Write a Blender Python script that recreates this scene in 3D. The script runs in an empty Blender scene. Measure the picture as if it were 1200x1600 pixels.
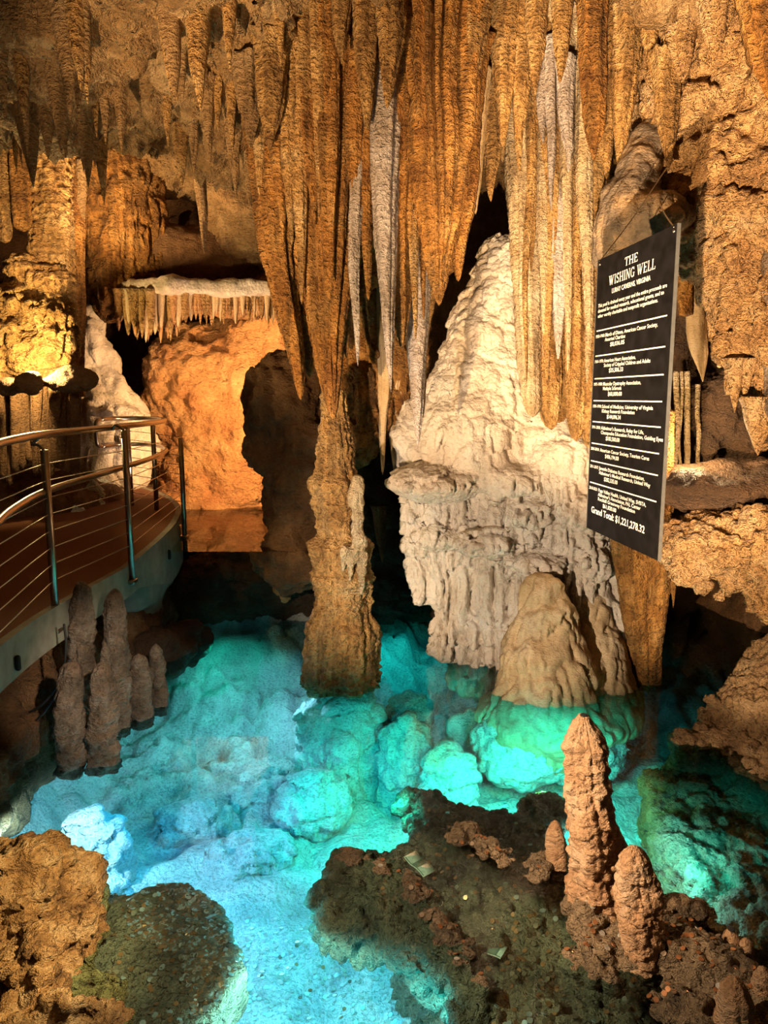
import bpy, math, random
import numpy as np
from mathutils import Vector, Matrix
from mathutils.bvhtree import BVHTree

# ------------------------------------------------------------------ camera, world, lights
FPX = 1600 * 26 / 36.0
TH = math.atan(180 / FPX)
H = 2.25
scene = bpy.context.scene
COL = scene.collection
R = random.Random(7)

cam = bpy.data.objects.new('camera', bpy.data.cameras.new('camera'))
COL.objects.link(cam)
cam.data.sensor_fit = 'VERTICAL'
cam.data.sensor_height = 36
cam.data.lens = 26
cam.data.clip_start = 0.05
cam.location = (0, 0, H)
cam.rotation_euler = (math.pi / 2 - TH, 0, 0)
scene.camera = cam

scene.view_settings.view_transform = 'Standard'
scene.view_settings.look = 'None'
scene.view_settings.gamma = 1
scene.view_settings.use_curve_mapping = False
scene.view_settings.exposure = 0.25

scene.cycles.max_bounces = 5
scene.cycles.diffuse_bounces = 2
scene.cycles.glossy_bounces = 2
scene.cycles.transparent_max_bounces = 8
scene.cycles.caustics_reflective = False
scene.cycles.caustics_refractive = False

world = bpy.data.worlds.new('ambient_fill')  # faint warm ambient fill, added to keep the blacks open
scene.world = world
world.use_nodes = True
world.node_tree.nodes['Background'].inputs[0].default_value = (1.0, 0.62, 0.34, 1)
world.node_tree.nodes['Background'].inputs[1].default_value = 0.035


def P(px, py, d):
    """point seen at a place of the photograph, d metres ahead of the camera"""
    u = (px - 600) / FPX
    v = (800 - py) / FPX
    t = d / (math.cos(TH) + v * math.sin(TH))
    return np.array([u * t, d, H + t * (-math.sin(TH) + v * math.cos(TH))])


def W(px, py, z=0.0):
    """point at height z seen at a place of the photograph"""
    u = (px - 600) / FPX
    v = (800 - py) / FPX
    dz = -math.sin(TH) + v * math.cos(TH)
    t = (z - H) / dz
    return np.array([u * t, t * (math.cos(TH) + v * math.sin(TH)), z])


def M(n, d):
    return n * d / FPX


def lamp(name, kind, loc, target=None, energy=100, color=(1, .8, .6), angle=60, blend=.5, radius=.05):
    ld = bpy.data.lights.new(name, kind)
    ld.energy = energy
    ld.color = color
    ld.shadow_soft_size = radius
    if kind == 'SPOT':
        ld.spot_size = math.radians(angle)
        ld.spot_blend = blend
    o = bpy.data.objects.new(name, ld)
    COL.objects.link(o)
    o.location = [float(c) for c in loc]
    if target is not None:
        q = Vector([float(c) for c in target]) - o.location
        o.rotation_euler = q.to_track_quat('-Z', 'Y').to_euler()
    return o


WARM = (1.0, .66, .34)
AMBER = (1.0, .55, .20)
NEUT = (1.0, .80, .60)
# lamps along the visitor path, and added fill spots
lamp('path_lamp_flowstone', 'SPOT', (-1.3, 1.7, .7), P(810, 760, 5.9), 760, NEUT, 46, .5, .03)
lamp('path_lamp_curtain', 'SPOT', (-1.6, 1.7, .9), P(690, 250, 5.2), 1350, (1, .66, .33), 64, .7, .02)
lamp('fill_spot_column', 'SPOT', (-1.2, 2.4, 1.7), P(530, 890, 5.6), 330, (1, .74, .46), 30, .7, .03)  # added fill spot, warms the column against the green pool light
lamp('path_lamp_right_wall', 'SPOT', (.12, 1.0, 1.35), P(1130, 400, 4.6), 1900, (1, .68, .38), 54, .5, .02)
lamp('fill_spot_strands', 'SPOT', (.35, 1.3, 1.1), P(870, 250, 5.6), 400, (1, .74, .46), 34, .6, .02)  # added fill spot, brightens strands the curtain hides from its lamp
lamp('path_lamp_right_ledge', 'SPOT', (.9, 2.2, 1.1), P(1160, 950, 4.7), 700, (1, .70, .40), 32, .6, .02)
lamp('path_lamp_stalagmite', 'SPOT', (-.9, 1.6, 1.9), P(940, 1290, 3.2), 420, (1, .70, .42), 30, .7, .03)
lamp('path_lamp_left_rock', 'SPOT', (-.35, 2.2, 1.5), W(10, 1470), 190, (1, .70, .36), 40, .7, .02)
lamp('path_lamp_deck', 'SPOT', (-.6, 2.6, 1.7), P(165, 1080, 4.8), 200, NEUT, 30, .8, .03)
lamp('path_lamp_ceiling', 'SPOT', (-1.0, 2.2, 1.4), P(370, 110, 5.2), 125, WARM, 60, .9, .04)
lamp('fill_spot_outcrop', 'SPOT', (-.9, 2.2, 2.2), P(440, 760, 7), 110, (1, .66, .36), 20, .8, .03)  # added fill spot, lifts the outcrop out of black
lamp('fill_spot_cups', 'SPOT', (-2.7, 4.2, 2.7), P(60, 650, 6.6), 30, (1, .66, .34), 50, .8, .03)  # dim fill spot added for the unlit fronts of the cups
# lamps of the far chamber, and more added fill spots
lamp('column_lamp', 'POINT', P(52, 572, 6.35), None, 95, (1, .72, .3), radius=.03)
lamp('chamber_lamp_wall', 'SPOT', P(440, 690, 7.5), P(330, 640, 9.3), 380, (1, .6, .27), 110, .6, .05)
lamp('chamber_lamp_shelf', 'SPOT', P(330, 610, 7.2), P(300, 455, 8.0), 60, (1, .62, .36), 120, .6, .03)
lamp('fill_spot_island', 'SPOT', (-1.3, 1.9, 2.0), W(800, 1430), 250, (1, .76, .5), 48, .7, .02)  # added fill spot, brightens the island from the left
lamp('path_lamp_coin_ledge', 'SPOT', (.3, 1.6, 2.4), W(280, 1470), 190, (1, .78, .55), 26, .7, .02)
lamp('chamber_lamp_upper', 'SPOT', P(150, 470, 6.6), P(230, 230, 7.6), 230, (1, .66, .32), 80, .7, .05)
lamp('chamber_lamp_mound', 'SPOT', P(230, 740, 7.4), P(170, 620, 8.6), 20, (1, .7, .5), 70, .7, .05)
lamp('fill_spot_chamber_column', 'SPOT', P(110, 480, 5.7), P(70, 320, 7.2), 230, (1, .68, .34), 50, .7, .04)  # added fill spot, reaches the column above the shading tiers
lamp('alcove_lamp', 'POINT', P(1075, 700, 5.35), None, 26, (1, .7, .36), radius=.03)
# lamps under the water at the hot spots; others added to spread the glow
B1, T1, G1 = (.02, .36, 1.0), (.01, .80, .85), (.16, 1.0, .30)
for p, e, c, r, aim in [
    ((425, 1060), 30, (.30, .75, 1.0), .04, None),
    ((45, 1290), 70, (.50, .82, 1.0), .04, None),
    ((110, 1335), 18, (.15, .65, 1.0), .08, None),
    ((520, 1190), 30, T1, .08, (0, 1, -1.1)),
    ((610, 1200), 30, (.01, .95, .70), .08, (0, 1, -1.1)),
    ((715, 1200), 30, (.05, 1.0, .60), .08, (0, 1, -1.1)),
    ((845, 1215), 40, G1, .08, None),
    ((790, 1185), 40, (.03, .9, .9), .08, (.4, 1, -.95)),
    ((920, 1180), 30, (.03, .9, .85), .08, (0, 1, -.95)),
    ((620, 1250), 16, (.02, .9, .75), .1, None),
    ((330, 1240), 21, B1, .1, None),
    ((230, 1180), 16, (.01, .45, .8), .1, None),
    ((440, 1270), 14, (.01, .55, 1.0), .1, None),
    ((430, 1400), 14, (.01, .65, .95), .1, None),
    ((440, 1540), 40, (.30, .95, 1.0), .04, None),
    ((610, 1560), 18, (.02, .70, .95), .08, None),
    ((985, 1310), 30, (.25, .85, 1.0), .04, None),
    ((1060, 1330), 18, (.01, .75, .80), .08, (.6, .6, -1.)),
    ((330, 1010), 14, (.01, .85, .65), .06, None),
    ((650, 1000), 10, (.01, .80, .8), .06, None),
    ((300, 1070), 12, (.01, .85, .65), .06, None),
]:
    q = W(p[0], p[1], -.06)
    lamp('pool_lamp_or_fill', 'SPOT', q, q + np.array(aim or (0, 0, -1.)), e, c, 168 if aim is None else 100, .25, r)

# ------------------------------------------------------------------ numpy noise
_rs = np.random.RandomState(3)
PERM = np.concatenate([_rs.permutation(256)] * 3).astype(np.int32)
GR = _rs.normal(size=(256, 3)).astype(np.float32)
GR /= np.linalg.norm(GR, axis=1)[:, None]
RND = _rs.rand(256, 3).astype(np.float32)


def pn(p):
    p = np.asarray(p, np.float32)
    i = np.floor(p)
    f = p - i
    i = i.astype(np.int32) & 255
    w = f * f * f * (f * (f * 6 - 15) + 10)
    out = 0
    for a in (0, 1):
        wx = w[:, 0] if a else 1 - w[:, 0]
        pa = PERM[(i[:, 0] + a) & 255]
        for b in (0, 1):
            wy = w[:, 1] if b else 1 - w[:, 1]
            pb = PERM[pa + ((i[:, 1] + b) & 255)]
            for c in (0, 1):
                wz = w[:, 2] if c else 1 - w[:, 2]
                g = GR[PERM[pb + ((i[:, 2] + c) & 255)]]
                out = out + wx * wy * wz * (g[:, 0] * (f[:, 0] - a) + g[:, 1] * (f[:, 1] - b) + g[:, 2] * (f[:, 2] - c))
    return out * 1.5


def fbm(p, o=4, g=.5):
    s = 0
    a = 1.
    p = np.asarray(p, np.float32)
    for k in range(o):
        s = s + a * pn(p + 17.3 * k)
        p = p * 2.03
        a *= g
    return s


def ridge(p):
    return 1 - 2 * np.abs(pn(p))


def billow(p):
    return np.minimum(1, np.abs(pn(p)) * 2.6) ** .6


def worley(p):
    """distance to the nearest scattered point, 0..about 1"""
    p = np.asarray(p, np.float32)
    i = np.floor(p)
    f = p - i
    i = i.astype(np.int32) & 255
    best = np.full(len(p), 9., np.float32)
    for a in (-1, 0, 1):
        pa = PERM[(i[:, 0] + a) & 255]
        for b in (-1, 0, 1):
            pb = PERM[pa + ((i[:, 1] + b) & 255)]
            for c in (-1, 0, 1):
                r = RND[PERM[pb + ((i[:, 2] + c) & 255)]]
                d = (r[:, 0] + a - f[:, 0]) ** 2 + (r[:, 1] + b - f[:, 1]) ** 2 + (r[:, 2] + c - f[:, 2]) ** 2
                best = np.minimum(best, d)
    return np.sqrt(best)


def knob(p):
    return np.sqrt(np.clip(1 - (worley(p) / .70) ** 2, 0, 1))


ONES = 'zeroth first second third fourth fifth sixth seventh eighth ninth tenth eleventh twelfth thirteenth fourteenth fifteenth sixteenth seventeenth eighteenth nineteenth'.split()
TENS = {2: ('twentieth', 'twenty'), 3: ('thirtieth', 'thirty'), 4: ('fortieth', 'forty'), 5: ('fiftieth', 'fifty')}


def nth(n):
    return ONES[n] if n < 20 else (TENS[n // 10][0] if n % 10 == 0 else TENS[n // 10][1] + '-' + ONES[n % 10])


# ------------------------------------------------------------------ objects
def tag(o, label=None, cat=None, group=None, kind=None):
    if label: o['label'] = label
    if cat: o['category'] = cat
    if group: o['group'] = group
    if kind: o['kind'] = kind
    return o


def link(name, me, mat=None, parent=None):
    o = bpy.data.objects.new(name, me)
    COL.objects.link(o)
    if mat is not None:
        me.materials.clear()
        me.materials.append(mat)
    if parent is not None:
        o.parent = parent
    return o


def mk(name, v, f, mat, parent=None, smooth=True, origin=None):
    v = np.asarray(v, np.float32)
    if origin is None and parent is None:
        origin = np.array([(v[:, 0].min() + v[:, 0].max()) / 2, (v[:, 1].min() + v[:, 1].max()) / 2, v[:, 2].min()])
    if origin is not None:
        v = v - np.asarray(origin, np.float32)
    me = bpy.data.meshes.new(name)
    if isinstance(f, np.ndarray):
        f = [f]
    if isinstance(f[0], np.ndarray):
        me.vertices.add(len(v))
        me.vertices.foreach_set('co', np.ascontiguousarray(v, np.float32).ravel())
        lv = np.concatenate([q.ravel() for q in f]).astype(np.int32)
        sz = np.concatenate([np.full(len(q), q.shape[1]) for q in f])
        me.loops.add(len(lv))
        me.polygons.add(len(sz))
        me.polygons.foreach_set('loop_start', np.concatenate([[0], np.cumsum(sz)[:-1]]).astype(np.int32))
        me.loops.foreach_set('vertex_index', lv)
        me.update(calc_edges=True)
    else:
        me.from_pydata(v, [], f)
    if smooth:
        me.shade_smooth()
    o = link(name, me, mat, parent)
    if origin is not None:
        o.location = [float(c) for c in origin]
    return o


def empty(name, loc):
    o = bpy.data.objects.new(name, None)
    o.empty_display_size = .1
    COL.objects.link(o)
    o.location = [float(c) for c in loc]
    return o


def grid_faces(nu, nv, wrap=False):
    i = np.arange(nv - 1)[:, None]
    j = np.arange(nu if wrap else nu - 1)[None, :]
    j2 = (j + 1) % nu
    return np.stack([i * nu + j, i * nu + j2, (i + 1) * nu + j2, (i + 1) * nu + j], -1).reshape(-1, 4)


def normals(v, f):
    a, b, c, d = (v[f[:, k]] for k in range(4))
    n = np.cross(c - a, d - b)
    out = np.zeros_like(v)
    for ax in range(3):
        s = np.zeros(len(v))
        for k in range(4):
            s += np.bincount(f[:, k], n[:, ax], len(v))
        out[:, ax] = s
    return out / (np.linalg.norm(out, axis=1)[:, None] + 1e-9)


class SDF:
    def __init__(s, k=.1):
        s.it = []
        s.k = k

    def e(s, c, r, k=None):
        s.it.append(('e', np.array(c, float), np.array(r, float), k)); return s

    def E(s, px, py, d, rx, ry, rd, k=None):
        return s.e(P(px, py, d), (M(rx, d), rd, M(ry, d)), k)

    def c(s, a, b, ra, rb, k=None):
        s.it.append(('c', np.array(a, float), np.array(b, float), ra, rb, k)); return s

    def C(s, a, b, ra, rb, k=None):
        return s.c(P(*a), P(*b), M(ra, a[2]), M(rb, b[2]), k)

    def b(s, c, r, rot=0, rd=.05, k=None):
        s.it.append(('b', np.array(c, float), np.array(r, float), rot, rd, k)); return s

    def poly(s, pts, z0, z1, rd=.05, k=None):
        s.it.append(('p', np.array(pts, float), z0, z1, rd, k)); return s

    def bounds(s):
        lo, hi = [], []
        for i in s.it:
            if i[0] == 'e': lo.append(i[1] - i[2]); hi.append(i[1] + i[2])
            elif i[0] == 'c':
                lo += [i[1] - i[3], i[2] - i[4]]; hi += [i[1] + i[3], i[2] + i[4]]
            elif i[0] == 'b':
                m = max(i[2][:2]) * 1.42
                q = np.array([m, m, i[2][2]]) + i[4]
                lo.append(i[1] - q); hi.append(i[1] + q)
            else:
                lo.append(np.array([*i[1].min(0), i[2]])); hi.append(np.array([*i[1].max(0), i[3]]))
        return np.min(lo, 0), np.max(hi, 0)

    def dist(s, X):
        D = None
        for i in s.it:
            if i[0] == 'e':
                q = (X - i[1]) / i[2]
                k0 = np.sqrt((q * q).sum(-1))
                q = q / i[2]
                k1 = np.sqrt((q * q).sum(-1)) + 1e-6
                d = k0 * (k0 - 1) / k1
            elif i[0] == 'c':
                pa = X - i[1]
                ba = i[2] - i[1]
                h = np.clip((pa @ ba) / (ba @ ba), 0, 1)
                d = np.sqrt(((pa - h[..., None] * ba) ** 2).sum(-1)) - (i[3] + (i[4] - i[3]) * h)
            elif i[0] == 'b':
                c, sn = math.cos(i[3]), math.sin(i[3])
                q = X - i[1]
                x = c * q[..., 0] + sn * q[..., 1]
                y = -sn * q[..., 0] + c * q[..., 1]
                q = np.abs(np.stack([x, y, q[..., 2]], -1)) - (i[2] - i[4])
                d = np.sqrt((np.maximum(q, 0) ** 2).sum(-1)) + np.minimum(q.max(-1), 0) - i[4]
            else:
                pts, z0, z1, rd = i[1:5]
                xy = X[..., :2]
                sh = xy[:, :, 0]
                dd = np.full(sh.shape[:2], 1e9)
                sg = np.ones(sh.shape[:2])
                n = len(pts)
                for a in range(n):
                    A = pts[a]; B = pts[(a + 1) % n]
                    e = B - A
                    w = sh - A
                    t = np.clip((w @ e) / (e @ e), 0, 1)
                    dd = np.minimum(dd, ((w - t[..., None] * e) ** 2).sum(-1))
                    c1 = sh[..., 1] >= A[1]; c2 = sh[..., 1] < B[1]; c3 = e[0] * w[..., 1] > e[1] * w[..., 0]
                    fl = (c1 & c2 & c3) | (~c1 & ~c2 & ~c3)
                    sg = np.where(fl, -sg, sg)
                d2 = (sg * np.sqrt(dd))[:, :, None] + rd
                dz = np.abs(X[..., 2] - (z0 + z1) / 2) - (z1 - z0) / 2 + rd
                d = np.sqrt(np.maximum(d2, 0) ** 2 + np.maximum(dz, 0) ** 2) + np.minimum(np.maximum(d2, dz), 0) - rd
            d = d.astype(np.float32)
            if D is None:
                D = d
            else:
                k = i[-1] if i[-1] else s.k
                hh = np.clip(.5 + .5 * (D - d) / k, 0, 1)
                D = D + (d - D) * hh - k * hh * (1 - hh)
        return D

    def mesh(s, h):
        lo, hi = s.bounds()
        lo = lo - 3 * h - .04
        n = np.ceil((hi + 3 * h + .04 - lo) / h).astype(int) + 1
        q = 4
        nc = (n + q - 1) // q
        ax = [lo[a] + h * (q * np.arange(nc[a]) + (q - 1) / 2) for a in range(3)]
        Dc = s.dist(np.stack(np.meshgrid(*ax, indexing='ij'), -1).astype(np.float32))
        D = np.repeat(np.repeat(np.repeat(Dc, q, 0), q, 1), q, 2)
        I = np.argwhere(np.abs(Dc) < 5.5 * h)
        o = np.array([(a, b, c) for a in range(q) for b in range(q) for c in range(q)])
        J = (I[:, None] * q + o[None]).reshape(-1, 3)
        X = (lo + h * J).astype(np.float32)
        D[J[:, 0], J[:, 1], J[:, 2]] = s.dist(X[:, None, None, :])[:, 0, 0]
        return nets(D, lo, h)


def nets(D, lo, h):
    nx, ny, nz = D.shape
    S = D < 0
    cnt = np.zeros((nx - 1, ny - 1, nz - 1), np.int8)
    offs = [(a, b, c) for a in (0, 1) for b in (0, 1) for c in (0, 1)]
    for a, b, c in offs:
        cnt += S[a:nx - 1 + a, b:ny - 1 + b, c:nz - 1 + c]
    I = np.argwhere((cnt > 0) & (cnt < 8))
    idx = np.full(cnt.shape, -1, np.int64)
    idx[I[:, 0], I[:, 1], I[:, 2]] = np.arange(len(I))
    cv = {o: D[I[:, 0] + o[0], I[:, 1] + o[1], I[:, 2] + o[2]] for o in offs}
    acc = np.zeros((len(I), 3))
    m = np.zeros(len(I))
    for o in offs:
        for a in range(3):
            if o[a] == 0:
                q = list(o); q[a] = 1; q = tuple(q)
                fa, fb = cv[o], cv[q]
                x = (fa < 0) != (fb < 0)
                t = np.where(x, fa / np.where(x, fa - fb, 1), 0)
                p = np.array(o, float)[None] + np.zeros((len(I), 3))
                p[:, a] += t
                acc += p * x[:, None]
                m += x
    V = lo + h * (I + acc / m[:, None])
    Fs = []
    for a in range(3):
        b, c = (a + 1) % 3, (a + 2) % 3
        s0 = [slice(1, -1)] * 3; s1 = [slice(1, -1)] * 3
        s0[a] = slice(0, -1); s1[a] = slice(1, None)
        A = S[tuple(s0)]; B = S[tuple(s1)]
        E = np.argwhere(A != B)
        pos = A[E[:, 0], E[:, 1], E[:, 2]]
        E = E.copy()
        E[:, b] += 1; E[:, c] += 1
        def cell(db, dc):
            q = E.copy(); q[:, b] += db; q[:, c] += dc
            return idx[q[:, 0], q[:, 1], q[:, 2]]
        quad = np.stack([cell(-1, -1), cell(0, -1), cell(0, 0), cell(-1, 0)], -1)
        quad = np.where(pos[:, None], quad, quad[:, ::-1])
        Fs.append(quad)
    return V, np.concatenate(Fs)


# displacement recipes: v, n -> v
def rough(v, n, amp=.05, sc=3., o=5, seed=0):
    return v + n * (amp * fbm(v * sc + seed, o, .55))[:, None]


def popcorn(v, n, amp=.025, size=.06, seed=0):
    return v + n * (amp * (knob(v / size + seed) - .55))[:, None]


def flutes(v, n, amp=.03, width=.06, stretch=.12, seed=0, steep=True):
    q = v * np.array([1, 1, stretch]) / width + seed
    q = q + .35 * np.stack([pn(v * 4 + 3), pn(v * 4 + 9), np.zeros(len(v))], -1)
    m = np.clip(1.25 - np.abs(n[:, 2]) * 1.3, 0, 1) if steep else 1
    return v + n * (amp * 1.6 * (billow(q) - .7) * m)[:, None]


def terraces(v, n, amp=.03, step=.16, seed=0):
    w = v[:, 2] / step + 1.3 * pn(v * 1.6 + seed) + .5 * pn(v * 5 + seed)
    fr = w - np.floor(w)
    return v + n * (amp * (np.sqrt(np.clip(1 - fr, 0, 1)) - .6))[:, None]


def rock(name, label, cat, sdf, h, mat, recipe=(), group=None, kind=None, clip=None):
    v, f = sdf.mesh(h)
    for fn, kw in recipe:
        v = fn(v, normals(v, f), **kw)
    o = mk(name, v, f, mat)
    tag(o, label, cat, group, kind)
    return o


# ------------------------------------------------------------------ materials
def nodes(name):
    m = bpy.data.materials.new(name)
    m.use_nodes = True
    nt = m.node_tree
    b = nt.nodes['Principled BSDF']
    return m, nt, b


def N(nt, t, **kw):
    n = nt.nodes.new(t)
    for k, v in kw.items():
        if k == 'inp':
            for kk, vv in v.items():
                n.inputs[kk].default_value = vv
        else:
            setattr(n, k, v)
    return n


def ramp(nt, stops):
    r = nt.nodes.new('ShaderNodeValToRGB')
    el = r.color_ramp.elements
    while len(el) < len(stops):
        el.new(.5)
    for e, (p, c) in zip(el, stops):
        e.position = p
        e.color = (*c, 1)
    return r


def rockmat(name, cs, scale=2.0, streak=.35, bump=.5, bs=38, rough_=.62, spec=.35, fine=.25, dark=(.06, .03, .015), vs=0, rip=1.7):
    m, nt, b = nodes(name)
    L = nt.links.new
    tc = N(nt, 'ShaderNodeTexCoord')
    n1 = N(nt, 'ShaderNodeTexNoise', inp={'Scale': scale, 'Detail': 4., 'Roughness': .62})
    L(tc.outputs['Object'], n1.inputs['Vector'])
    st = [(.30 + .40 * i / max(1, len(cs) - 1), c) for i, c in enumerate(cs)]
    r1 = ramp(nt, st)
    L(n1.outputs['Fac'], r1.inputs['Fac'])
    mp = N(nt, 'ShaderNodeMapping', inp={'Scale': (14, 14, 1.2)})
    L(tc.outputs['Object'], mp.inputs['Vector'])
    n2 = N(nt, 'ShaderNodeTexNoise', inp={'Scale': 1., 'Detail': 2.})
    L(mp.outputs['Vector'], n2.inputs['Vector'])
    r2 = ramp(nt, [(.38, (1 - streak,) * 3), (.58, (1, 1, 1))])
    L(n2.outputs['Fac'], r2.inputs['Fac'])
    mx = N(nt, 'ShaderNodeMix', data_type='RGBA', blend_type='MULTIPLY', inp={'Factor': 1.})
    L(r1.outputs['Color'], mx.inputs['A'])
    L(r2.outputs['Color'], mx.inputs['B'])
    n3 = N(nt, 'ShaderNodeTexNoise', inp={'Scale': bs, 'Detail': 3.5, 'Roughness': .72})
    mp3 = N(nt, 'ShaderNodeMapping', inp={'Scale': (1, 1, rip)})
    L(tc.outputs['Object'], mp3.inputs['Vector'])
    L(mp3.outputs['Vector'], n3.inputs['Vector'])
    r3 = ramp(nt, [(.36, dark), (.52, (1, 1, 1))])
    L(n3.outputs['Fac'], r3.inputs['Fac'])
    mx2 = N(nt, 'ShaderNodeMix', data_type='RGBA', blend_type='MULTIPLY', inp={'Factor': fine})
    L(mx.outputs['Result'], mx2.inputs['A'])
    L(r3.outputs['Color'], mx2.inputs['B'])
    L(mx2.outputs['Result'], b.inputs['Base Color'])
    bp = N(nt, 'ShaderNodeBump', inp={'Strength': bump, 'Distance': 2.2 / bs})
    L(n3.outputs['Fac'], bp.inputs['Height'])
    if vs:
        vo = N(nt, 'ShaderNodeTexVoronoi', feature='F1', inp={'Scale': vs})
        L(tc.outputs['Object'], vo.inputs['Vector'])
        b2 = N(nt, 'ShaderNodeBump', invert=True, inp={'Strength': bump * .8, 'Distance': .7 / vs})
        L(vo.outputs['Distance'], b2.inputs['Height'])
        L(b2.outputs['Normal'], bp.inputs['Normal'])
    L(bp.outputs['Normal'], b.inputs['Normal'])
    b.inputs['Roughness'].default_value = rough_
    b.inputs['Specular IOR Level'].default_value = spec
    return m


def plain(name, c, rough_=.5, metal=0., bump=0, bs=40, var=.15):
    m, nt, b = nodes(name)
    L = nt.links.new
    tc = N(nt, 'ShaderNodeTexCoord')
    n1 = N(nt, 'ShaderNodeTexNoise', inp={'Scale': bs, 'Detail': 4.})
    L(tc.outputs['Object'], n1.inputs['Vector'])
    r1 = ramp(nt, [(.3, tuple(x * (1 - var) for x in c)), (.7, tuple(min(1, x * (1 + var)) for x in c))])
    L(n1.outputs['Fac'], r1.inputs['Fac'])
    L(r1.outputs['Color'], b.inputs['Base Color'])
    b.inputs['Roughness'].default_value = rough_
    b.inputs['Metallic'].default_value = metal
    if bump:
        bp = N(nt, 'ShaderNodeBump', inp={'Strength': bump, 'Distance': .01})
        L(n1.outputs['Fac'], bp.inputs['Height'])
        L(bp.outputs['Normal'], b.inputs['Normal'])
    return m


ORANGE = rockmat('orange_travertine', [(.24, .09, .018), (.46, .205, .045), (.60, .32, .10)], 4, .5, 1., 24, rip=1.35, fine=.5)
GOLD = rockmat('golden_travertine', [(.32, .15, .04), (.54, .30, .10), (.70, .46, .21)], 4, .42, 1., 24, rip=1.35, fine=.5)
PALE = rockmat('pale_flowstone', [(.52, .40, .29), (.66, .55, .43), (.74, .66, .56)], 2.2, .12, .55, 60, fine=.15, vs=34)
CREAM = rockmat('cream_calcite', [(.42, .27, .13), (.58, .42, .24), (.68, .54, .36)], 4, .3, .9, 26, rip=1.35, fine=.4)
GREY = rockmat('greyish_calcite', [(.36, .27, .20), (.50, .41, .36), (.62, .54, .50)], 4, .3, .8, 26, rip=1.4, fine=.4)
TAN = rockmat('tan_flowstone', [(.46, .30, .14), (.62, .43, .23), (.70, .54, .34)], 2.5, .2, .5, 50)
BROWN = rockmat('brown_rock', [(.10, .05, .022), (.20, .10, .04), (.30, .16, .07)], 3, .15, .9, 30, rough_=.75, vs=0)
DARK = rockmat('dark_wet_or_shaded_rock', [(.05, .028, .015), (.10, .055, .028), (.17, .09, .045)], 3, .1, .9, 30)  # on the alcove rocks the dark tone stands in for shade
CEIL = rockmat('ceiling_rock', [(.24, .13, .05), (.38, .22, .09), (.50, .33, .17)], 2.5, .25, .9, 26, fine=.4)
WALLR = rockmat('craggy_wall_rock', [(.38, .19, .07), (.60, .34, .14), (.72, .48, .26)], 3, .12, 1., 24, fine=.45, vs=22)
RED = rockmat('red_clay_rock', [(.45, .17, .06), (.62, .30, .11), (.72, .42, .18)], 1.6, .1, .8, 30, fine=.3, vs=16)
BED = rockmat('pool_bed_calcite', [(.42, .44, .42), (.60, .62, .58), (.75, .76, .70)], 5, .05, .8, 45, fine=.55, dark=(.25, .3, .3), vs=26)
POP = rockmat('popcorn_crust', [(.22, .13, .07), (.36, .22, .11), (.50, .34, .19)], 5, .05, .9, 40, fine=.4, vs=34)
ISLE = rockmat('silted_ledge', [(.10, .075, .05), (.25, .175, .105), (.42, .30, .18)], 4, .05, .9, 34, fine=.4, vs=40)
STAL = rockmat('rosy_stalagmite', [(.42, .22, .11), (.60, .36, .20), (.72, .52, .36)], 5, .1, .8, 40, fine=.3, vs=0)
GSTAL = rockmat('grey_brown_stalagmite', [(.12, .08, .05), (.26, .18, .12), (.44, .36, .28)], 7, .1, 1., 36, fine=.35)
CONC = plain('concrete', (.24, .23, .18), .8, 0, .3, 12, .2)
MAT = plain('deck_carpet', (.16, .06, .022), .9, 0, .4, 120, .35)
STEEL = plain('brushed_steel', (.42, .36, .30), .3, 1., 0, 30, .1)
CABLE = plain('steel_cable', (.50, .42, .34), .35, 1.)
BLACK = plain('sign_black', (.006, .0055, .0065), .6, 0, 0, 14, .5)
BLACK.node_tree.nodes['Principled BSDF'].inputs['Specular IOR Level'].default_value = .08
WHITE = plain('sign_white', (.85, .84, .82), .6)
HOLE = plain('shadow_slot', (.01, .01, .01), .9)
COPPER = plain('copper_coin', (.45, .20, .09), .38, .6, 0, 20, .4)
SILVER = plain('silver_coin', (.55, .53, .48), .35, .6, 0, 20, .3)
DULL = plain('tarnished_coin', (.20, .14, .09), .55, .4, 0, 20, .4)
BILL = plain('banknote_paper', (.60, .60, .46), .8, 0, 0, 60, .25)
BILLINK = plain('banknote_ink', (.12, .17, .11), .8)
RUBBER = plain('black_rubber', (.012, .012, .012), .6)


def water_material(name, tint, bump):
    m, nt, b = nodes(name)
    nt.nodes.remove(b)
    L = nt.links.new
    out = nt.nodes['Material Output']
    tc = N(nt, 'ShaderNodeTexCoord')
    n1 = N(nt, 'ShaderNodeTexNoise', inp={'Scale': 2.2, 'Detail': 2.})
    L(tc.outputs['Object'], n1.inputs['Vector'])
    bp = N(nt, 'ShaderNodeBump', inp={'Strength': bump, 'Distance': .02})
    L(n1.outputs['Fac'], bp.inputs['Height'])
    fr = N(nt, 'ShaderNodeFresnel', inp={'IOR': 1.33})
    L(bp.outputs['Normal'], fr.inputs['Normal'])
    tr = N(nt, 'ShaderNodeBsdfTransparent', inp={'Color': (*tint, 1)})
    gl = N(nt, 'ShaderNodeBsdfGlossy', inp={'Roughness': .02})
    L(bp.outputs['Normal'], gl.inputs['Normal'])
    mix = N(nt, 'ShaderNodeMixShader')
    L(fr.outputs['Fac'], mix.inputs['Fac'])
    L(tr.outputs['BSDF'], mix.inputs[1])
    L(gl.outputs['BSDF'], mix.inputs[2])
    L(mix.outputs['Shader'], out.inputs['Surface'])
    return m


WATER = water_material('pool_water', (.68, .94, .93), .05)
WATER2 = water_material('upper_pool_water', (.9, .8, .6), .05)

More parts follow.
